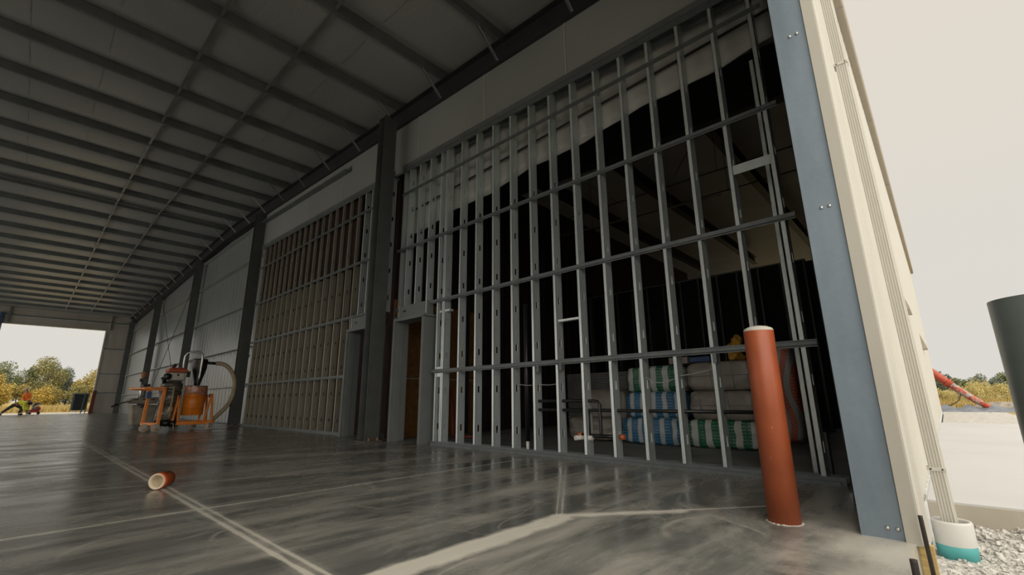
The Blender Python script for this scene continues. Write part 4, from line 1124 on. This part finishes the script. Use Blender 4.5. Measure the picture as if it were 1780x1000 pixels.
head(ws, hc - Vector((0,0,.05)), (-.5,-.8,-.2), (0,0,1), M['skin'])

# red pump or saw beside the workers
pm = thing('concrete_saw', 'red engine powered concrete saw beside the workers at the doorway', 'saw', (1.05,46.2,0))
mb = MB(); mb.box(-.25,-.2,.14,.25,.2,.32); mb.build('chassis', M['pump_red'], pm, local=True, bevel=.04)
mb = MB(); mb.box(-.16,-.16,.32,.12,.16,.52); mb.build('engine', M['dusty_metal'], pm, local=True, bevel=.03)
mb = MB(); mb.tube([(-.02,-.1,.50),(.14,-.05,.54),(.24,-.05,.46),(.27,-.05,.30)], .035, 10); mb.ball((.16,-.1,.40), .12, .08, .10, 12, 8); mb.build('blade_guard', M['pump_red'], pm, local=True)
mb = MB(); mb.tube([(-.12,.1,.52),(.0,.15,.68),(.20,.18,.75)], .07, 10, radii=[.04,.09,.05]); mb.build('fuel_tank', M['blue'], pm, local=True)
for x in (-.20, .22):
    for y in (-.2, .2):
        mb = MB(); wheel(mb, (x,y,.085), .085, .05, 'y'); mb.build('wheel', M['black_plastic'], pm, local=True)
# dark container outside, red guard post and trolley frame
dn = thing('waste_container', 'dark container standing on the grass edge beyond the far doorway', 'container', (4.0,56,0))
mb = MB(); mb.box(3.50,55.5,.12,4.45,57.2,1.52); mb.build('box', M['bin_black'], dn, bevel=.03)
for k in range(7):
    mb = MB(); x = 3.53+.135*k; mb.box(x,55.44,.2,x+.05,55.5,1.46); mb.build('rib', M['bin_black'], dn)
mb = MB(); mb.box(3.47,55.44,1.48,4.48,57.25,1.58); mb.build('lid_rim', M['steel_black'], dn)
for x in (3.6, 4.2):
    mb = MB(); mb.box(x,55.5,-.06,x+.15,57.2,.12); mb.build('skid', M['strap'], dn)
gp = thing('guard_post', 'maroon guard post beside the right edge of the far doorway', 'post', (3.84,44.9,0))
mb = MB(); mb.prism([(-.10,-.08),(.10,-.08),(.10,.08),(.07,.08),(.07,-.02),(-.07,-.02),(-.07,.08),(-.10,.08)], (3.82,44.85,0), (3.86,44.85,1.60), (1,0,0), (0,1,0)); mb.build('post', M['post_red'], gp)
mb = MB(); mb.box(3.56,44.7,0,4.12,45.05,.02); mb.build('base_plate', M['post_red'], gp)
mb = MB(); mb.bar((3.42,46.2,0),(3.50,46.2,1.5), .05, .05); mb.bar((3.64,46.2,0),(3.72,46.2,1.48), .05, .05); mb.bar((3.42,46.2,.3),(3.68,46.2,.3), .04, .04); o = mb.build('hand_truck', M['steel']); tag(o, 'grey hand truck frame leaning beside the maroon guard post', 'hand truck')

# ------------------------------------------------------------------ trees and weeds beyond
def crown(mb, c, rx, ry, rz, n, size, rnd):
    """leaves: many small faces spread through lumps of a crown"""
    lumps = []
    for k in range(11):
        a = rnd.uniform(0, 2*PI); h = rnd.uniform(-.75, .8); q = math.sqrt(max(.05, 1-h*h))*rnd.uniform(.35,.75)
        lumps.append((c[0]+rx*q*math.cos(a), c[1]+ry*q*math.sin(a), c[2]+rz*h*.75, rnd.uniform(.34,.55)))
    for k in range(n):
        L = rnd.choice(lumps); v = Vector((rnd.gauss(0,1), rnd.gauss(0,1), rnd.gauss(0,1))).normalized() * (rnd.random()**.4)
        p = Vector((L[0]+v.x*rx*L[3], L[1]+v.y*ry*L[3], L[2]+v.z*rz*L[3]))
        u = Vector((rnd.gauss(0,1), rnd.gauss(0,1), rnd.gauss(0,.7))).normalized(); w = u.cross(Vector((rnd.gauss(0,1), rnd.gauss(0,1), rnd.gauss(0,1)))).normalized()
        s = size*rnd.uniform(.6,1.4)
        mb.add([p-u*s, p+w*s*.6, p+u*s, p-w*s*.6], [(0,1,2,3)])
def tree(x, y, h, r, leafm, label, group, seed, z0=0.0, n=6500, size=.10, low=.03):
    rnd = random.Random(seed)
    t = thing('tree', label, 'tree', (x, y, z0), group)
    mb = MB(); mb.tube([(x,y,z0-.1),(x+.05,y,z0+h*.3),(x-.05,y,z0+h*.75)], .12, 8, radii=[.13,.10,.03])
    for k in range(4):
        a = rnd.uniform(0,6.28); mb.tube([(x,y,z0+h*(.2+.1*k)),(x+r*.6*math.cos(a),y+r*.6*math.sin(a),z0+h*(.5+.1*k))], .04, 6)
    mb.build('trunk', M['bark'], t)
    mb = MB(); zc = z0 + h*(low + (1-low)/2); crown(mb, (x,y,zc), r, r, h*(1-low)/2, n, size, rnd); mb.build('foliage', M[leafm], t)
gl = 'trees beyond the far doorway'
tree(-3.6,92,6.9,2.2,'leaf_olive','olive tree cut off by the left edge of the photo', gl, 1)
tree(-2.6,84,4.6,1.6,'leaf_yellow','bright yellow tree at the left edge of the far doorway', gl, 2)
tree(-1.2,96,6.7,2.2,'leaf_green','green tree left of the round olive tree', gl, 3)
tree(.6,100,7.0,1.8,'leaf_green','narrow green tree behind the orange hoodie', gl, 4)
tree(2.4,95,7.3,2.5,'leaf_olive','round olive tree in the middle of the far doorway', gl, 5, n=9000)
tree(4.3,104,7.4,1.9,'leaf_dark','blue green tree just right of the round olive tree', gl, 6)
tree(5.4,100,5.2,1.7,'leaf_dark','lower dark tree in the dip of the treeline', gl, 7)
tree(6.9,90,4.6,1.9,'leaf_gold','gold green bush tree beside the dark container', gl, 8)
tree(8.3,94,6.2,2.0,'leaf_gold','taller gold tree against the right edge of the far doorway', gl, 9)
tree(9.8,97,6.8,2.4,'leaf_olive','olive tree half hidden by the end wall', gl, 10)
gs = 'bushes along the field edge'
for k, (x, y, h, r, m_, lab) in enumerate(((-1.4,80,2.7,1.3,'leaf_yellow','yellow bush behind the bending worker'),(.1,82,3.1,1.3,'leaf_gold','gold bush behind the hard hat'),(1.9,80,2.5,1.3,'leaf_yellow','small yellow bush right of the orange hoodie'),
      (3.1,84,3.0,1.4,'leaf_gold','wide gold bush under the round olive tree'),(5.6,83,2.8,1.3,'leaf_olive','olive bush left of the dark container'),(7.3,79,2.4,1.2,'leaf_gold','low gold bush above the dark container'),(-3.2,78,2.8,1.2,'leaf_yellow','yellow bush at the left edge'))):
    rnd = random.Random(50+k); t = thing('bush', lab, 'bush', (x,y,.2), gs)
    mb = MB(); crown(mb, (x,y,.2+h*.5), r, r, h*.5, 3500, .075, rnd); mb.build('foliage', M[m_], t)
    mb = MB(); mb.tube([(x,y,.1),(x,y,h*.6)], .05, 6); mb.build('stem', M['bark'], t)
def grass_patch(name, x0, x1, y0, y1, n, h, m_, lab, seed, zf=lambda x,y: 0.0):
    rnd = random.Random(seed); mb = MB()
    for k in range(n):
        x = rnd.uniform(x0,x1); y = rnd.uniform(y0,y1); z = zf(x,y); a = rnd.uniform(0,6.28); w = .03; hh = h*rnd.uniform(.5,1.2)
        dx, dy = math.cos(a)*w, math.sin(a)*w; lx, ly = rnd.gauss(0,.25)*hh, rnd.gauss(0,.25)*hh
        mb.add([(x-dx,y-dy,z),(x+dx,y+dy,z),(x+lx,y+ly,z+hh)], [(0,1,2)])
    o = mb.build(name, M[m_]); tag(o, lab, 'grass', kind='stuff'); return o
grass_patch('tall_grass', -6, 9, 57.5, 76, 9000, .5, 'grass', 'tawny tall grass in the field beyond the far doorway', 3, lambda x,y: -.06 + (y-54.3)/165.7*1.06)
# right hand side: distant trees, weeds, mound, tarp and the red boom
gr_ = 'distant trees right of the cream siding'
for k in range(12):
    y = 4.5 - 2.1*k; h = random.uniform(3.6,4.9)
    labs = ['behind the siding edge','first right of the red boom','second right of the red boom','third right of the red boom','fourth right of the red boom','fifth right of the red boom','sixth right of the red boom','beside the grey bollard','behind the grey bollard','behind the grey bollard further along','beyond the grey bollard','far beyond the grey bollard']
    tree(112+random.uniform(-4,4), y, h, 1.9, 'leaf_dark' if k % 3 else 'leaf_green', 'small dark tree on the right horizon, %s' % labs[k], gr_, 80+k, z0=.1, n=3500, size=.13, low=.0)
gw = 'yellow weeds beyond the gravel strip'
wl_ = ['at the siding edge','just right of the siding edge','above the red boom','right of the red boom top','above the foot of the red boom','right of the foot of the red boom','left of the grey bollard','tallest, left of the grey bollard','behind the grey bollard','far behind the grey bollard']
for k in range(10):
    x = 48 + random.uniform(-3,6); y = .9 - .55*k - random.uniform(0,.2); h = random.uniform(1.1,1.7)*(1.35 if k in (4,5,6,7) else 1); rnd = random.Random(120+k)
    t = thing('weed_clump', 'yellow weed clump %s' % wl_[k], 'weeds', (x,y,-.05), gw)
    mb = MB(); crown(mb, (x,y,h*.5), .75, .75, h*.55, 4200, .030, rnd); mb.build('foliage', M['weed'], t)
    mb = MB(); mb.tube([(x,y,-.1),(x,y,h*.6)], .02, 5); mb.build('stem', M['bark'], t)
grass_patch('tall_grass', 36, 60, -6, 2.5, 9000, .55, 'grass', 'dry tan grass beyond the gravel strip on the right', 5, lambda x,y: -.06)
mb = MB(); vs = []; fs = []
for i in range(31):
    for j_ in range(9):
        x = 31.5 + 2.6*j_/8; y = 1.2 - 4.6*i/30
        z = -.05 + .34*math.sin(PI*j_/8)*(.75+.25*math.sin(i*1.1)) + .03*math.sin(i*2.3+j_)
        vs.append((x, y, z))
for i in range(30):
    for j_ in range(8):
        a = i*9+j_; fs.append((a, a+1, a+10, a+9))
mb.add(vs, fs, True); o = mb.build('tarp', M['tarp']); tag(o, 'crumpled blue grey tarp lying under the red boom', 'tarp')
bm_ = thing('concrete_boom', 'red and grey boom pipe slanting down beyond the siding edge', 'boom', (33,-1,0))
mb = MB(); mb.tube([(32.6,1.3,2.95),(32.6,.30,1.90),(32.6,-.05,1.52),(32.6,-.28,1.27)], .19, 14); mb.build('upper_tube', M['boom_red'], bm_)
mb = MB(); mb.tube([(32.6,-.24,1.31),(32.6,-.65,.90),(32.6,-1.05,.50),(32.6,-1.35,.26)], .15, 14, radii=[.17,.16,.15,.13]); mb.build('lower_tube', M['chute_red'], bm_)
mb = MB(); mb.tube([(32.6,-.20,1.36),(32.6,-.15,1.41)], .24, 14); mb.build('clamp', M['boom_red'], bm_)
mb = MB(); mb.tube([(32.6,-1.28,.29),(32.6,-1.7,.06)], .13, 12, radii=[.14,.09]); mb.build('end_hose', M['boom_red'], bm_)
mb = MB(); mb.tube([(32.5,-.6,.85),(32.5,-.45,.5),(32.5,-.2,.3),(32.5,.1,.2)], .02, 6); mb.build('cable', M['steel_black'], bm_)
mb = MB(); mb.ball((34.9,-2.4,-.05), .8, 1.6, .45, 16, 8, .08); o = mb.build('soil_mound', M['dusty_metal']); tag(o, 'low tan soil mound behind the tarp', 'soil')

# ------------------------------------------------------------------ camera, sky, view
R0 = [[0.6828573961300464, -0.7305008798808705, -0.008616324260783764], [0.16929108106598145, 0.16970108411631582, -0.9708460598474191], [0.7106661005155686, 0.6614907456216006, 0.2395489240947966]]
cam = bpy.data.cameras.new('camera'); co = bpy.data.objects.new('camera', cam); COL.objects.link(co)
rx, ry_, rz_ = Vector(R0[0]), -Vector(R0[1]), -Vector(R0[2])
Mx = Matrix(((rx.x,ry_.x,rz_.x,0),(rx.y,ry_.y,rz_.y,0),(rx.z,ry_.z,rz_.z,.77),(0,0,0,1)))
co.matrix_world = Mx
cam.sensor_width = 36; cam.lens = 36*784.14/1780; cam.clip_start = .02; cam.clip_end = 900
S.camera = co

w = bpy.data.worlds.new('overcast_sky'); S.world = w; w.use_nodes = True
nt = w.node_tree; bg = nt.nodes['Background']
tc = nt.nodes.new('ShaderNodeTexCoord'); sp = nt.nodes.new('ShaderNodeSeparateXYZ'); nt.links.new(tc.outputs['Generated'], sp.inputs[0])
nz = nt.nodes.new('ShaderNodeTexNoise'); nz.inputs['Scale'].default_value = 1.3; nz.inputs['Detail'].default_value = 3
nt.links.new(tc.outputs['Generated'], nz.inputs['Vector'])
ad = nt.nodes.new('ShaderNodeMath'); ad.operation = 'MULTIPLY_ADD'; nt.links.new(nz.outputs['Fac'], ad.inputs[0]); ad.inputs[1].default_value = .12; nt.links.new(sp.outputs[2], ad.inputs[2])
rp = nt.nodes.new('ShaderNodeValToRGB'); e = rp.color_ramp.elements
e[0].position = .0; e[0].color = rgb(219,217,211); e[1].position = .65; e[1].color = rgb(226,218,206)
nt.links.new(ad.outputs[0], rp.inputs['Fac']); nt.links.new(rp.outputs['Color'], bg.inputs['Color'])
mr = nt.nodes.new('ShaderNodeMapRange'); mr.interpolation_type = 'SMOOTHSTEP'
mr.inputs['From Min'].default_value = .62; mr.inputs['From Max'].default_value = .98; mr.inputs['To Min'].default_value = 1.0; mr.inputs['To Max'].default_value = 2.3
nt.links.new(sp.outputs[2], mr.inputs['Value']); vm = nt.nodes.new('ShaderNodeVectorMath'); vm.operation = 'DOT_PRODUCT'; vm.inputs[1].default_value = Vector((-.30,-.80,.52)).normalized()
nt.links.new(tc.outputs['Generated'], vm.inputs[0])
m2 = nt.nodes.new('ShaderNodeMapRange'); m2.interpolation_type = 'SMOOTHSTEP'
m2.inputs['From Min'].default_value = .35; m2.inputs['From Max'].default_value = 1.0; m2.inputs['To Min'].default_value = 0.0; m2.inputs['To Max'].default_value = 2.3
nt.links.new(vm.outputs['Value'], m2.inputs['Value'])
a2 = nt.nodes.new('ShaderNodeMath'); a2.operation = 'ADD'; nt.links.new(mr.outputs['Result'], a2.inputs[0]); nt.links.new(m2.outputs['Result'], a2.inputs[1])
v3 = nt.nodes.new('ShaderNodeVectorMath'); v3.operation = 'DOT_PRODUCT'; v3.inputs[1].default_value = Vector((-.90,.10,.40)).normalized()
nt.links.new(tc.outputs['Generated'], v3.inputs[0])
m3 = nt.nodes.new('ShaderNodeMapRange'); m3.interpolation_type = 'SMOOTHSTEP'
m3.inputs['From Min'].default_value = .40; m3.inputs['From Max'].default_value = 1.0; m3.inputs['To Min'].default_value = 0.0; m3.inputs['To Max'].default_value = 1.4
nt.links.new(v3.outputs['Value'], m3.inputs['Value'])
a3 = nt.nodes.new('ShaderNodeMath'); a3.operation = 'ADD'; nt.links.new(a2.outputs[0], a3.inputs[0]); nt.links.new(m3.outputs['Result'], a3.inputs[1])
nt.links.new(a3.outputs[0], bg.inputs['Strength'])   # overcast sky, brighter overhead, with added lobes behind camera and left lighting the interior

S.view_settings.view_transform = 'Standard'; S.view_settings.look = 'None'
S.view_settings.exposure = 0.0; S.view_settings.gamma = 1.0; S.view_settings.use_curve_mapping = False
S.cycles.max_bounces = 8; S.cycles.diffuse_bounces = 5; S.cycles.glossy_bounces = 4
S.cycles.use_denoising = True
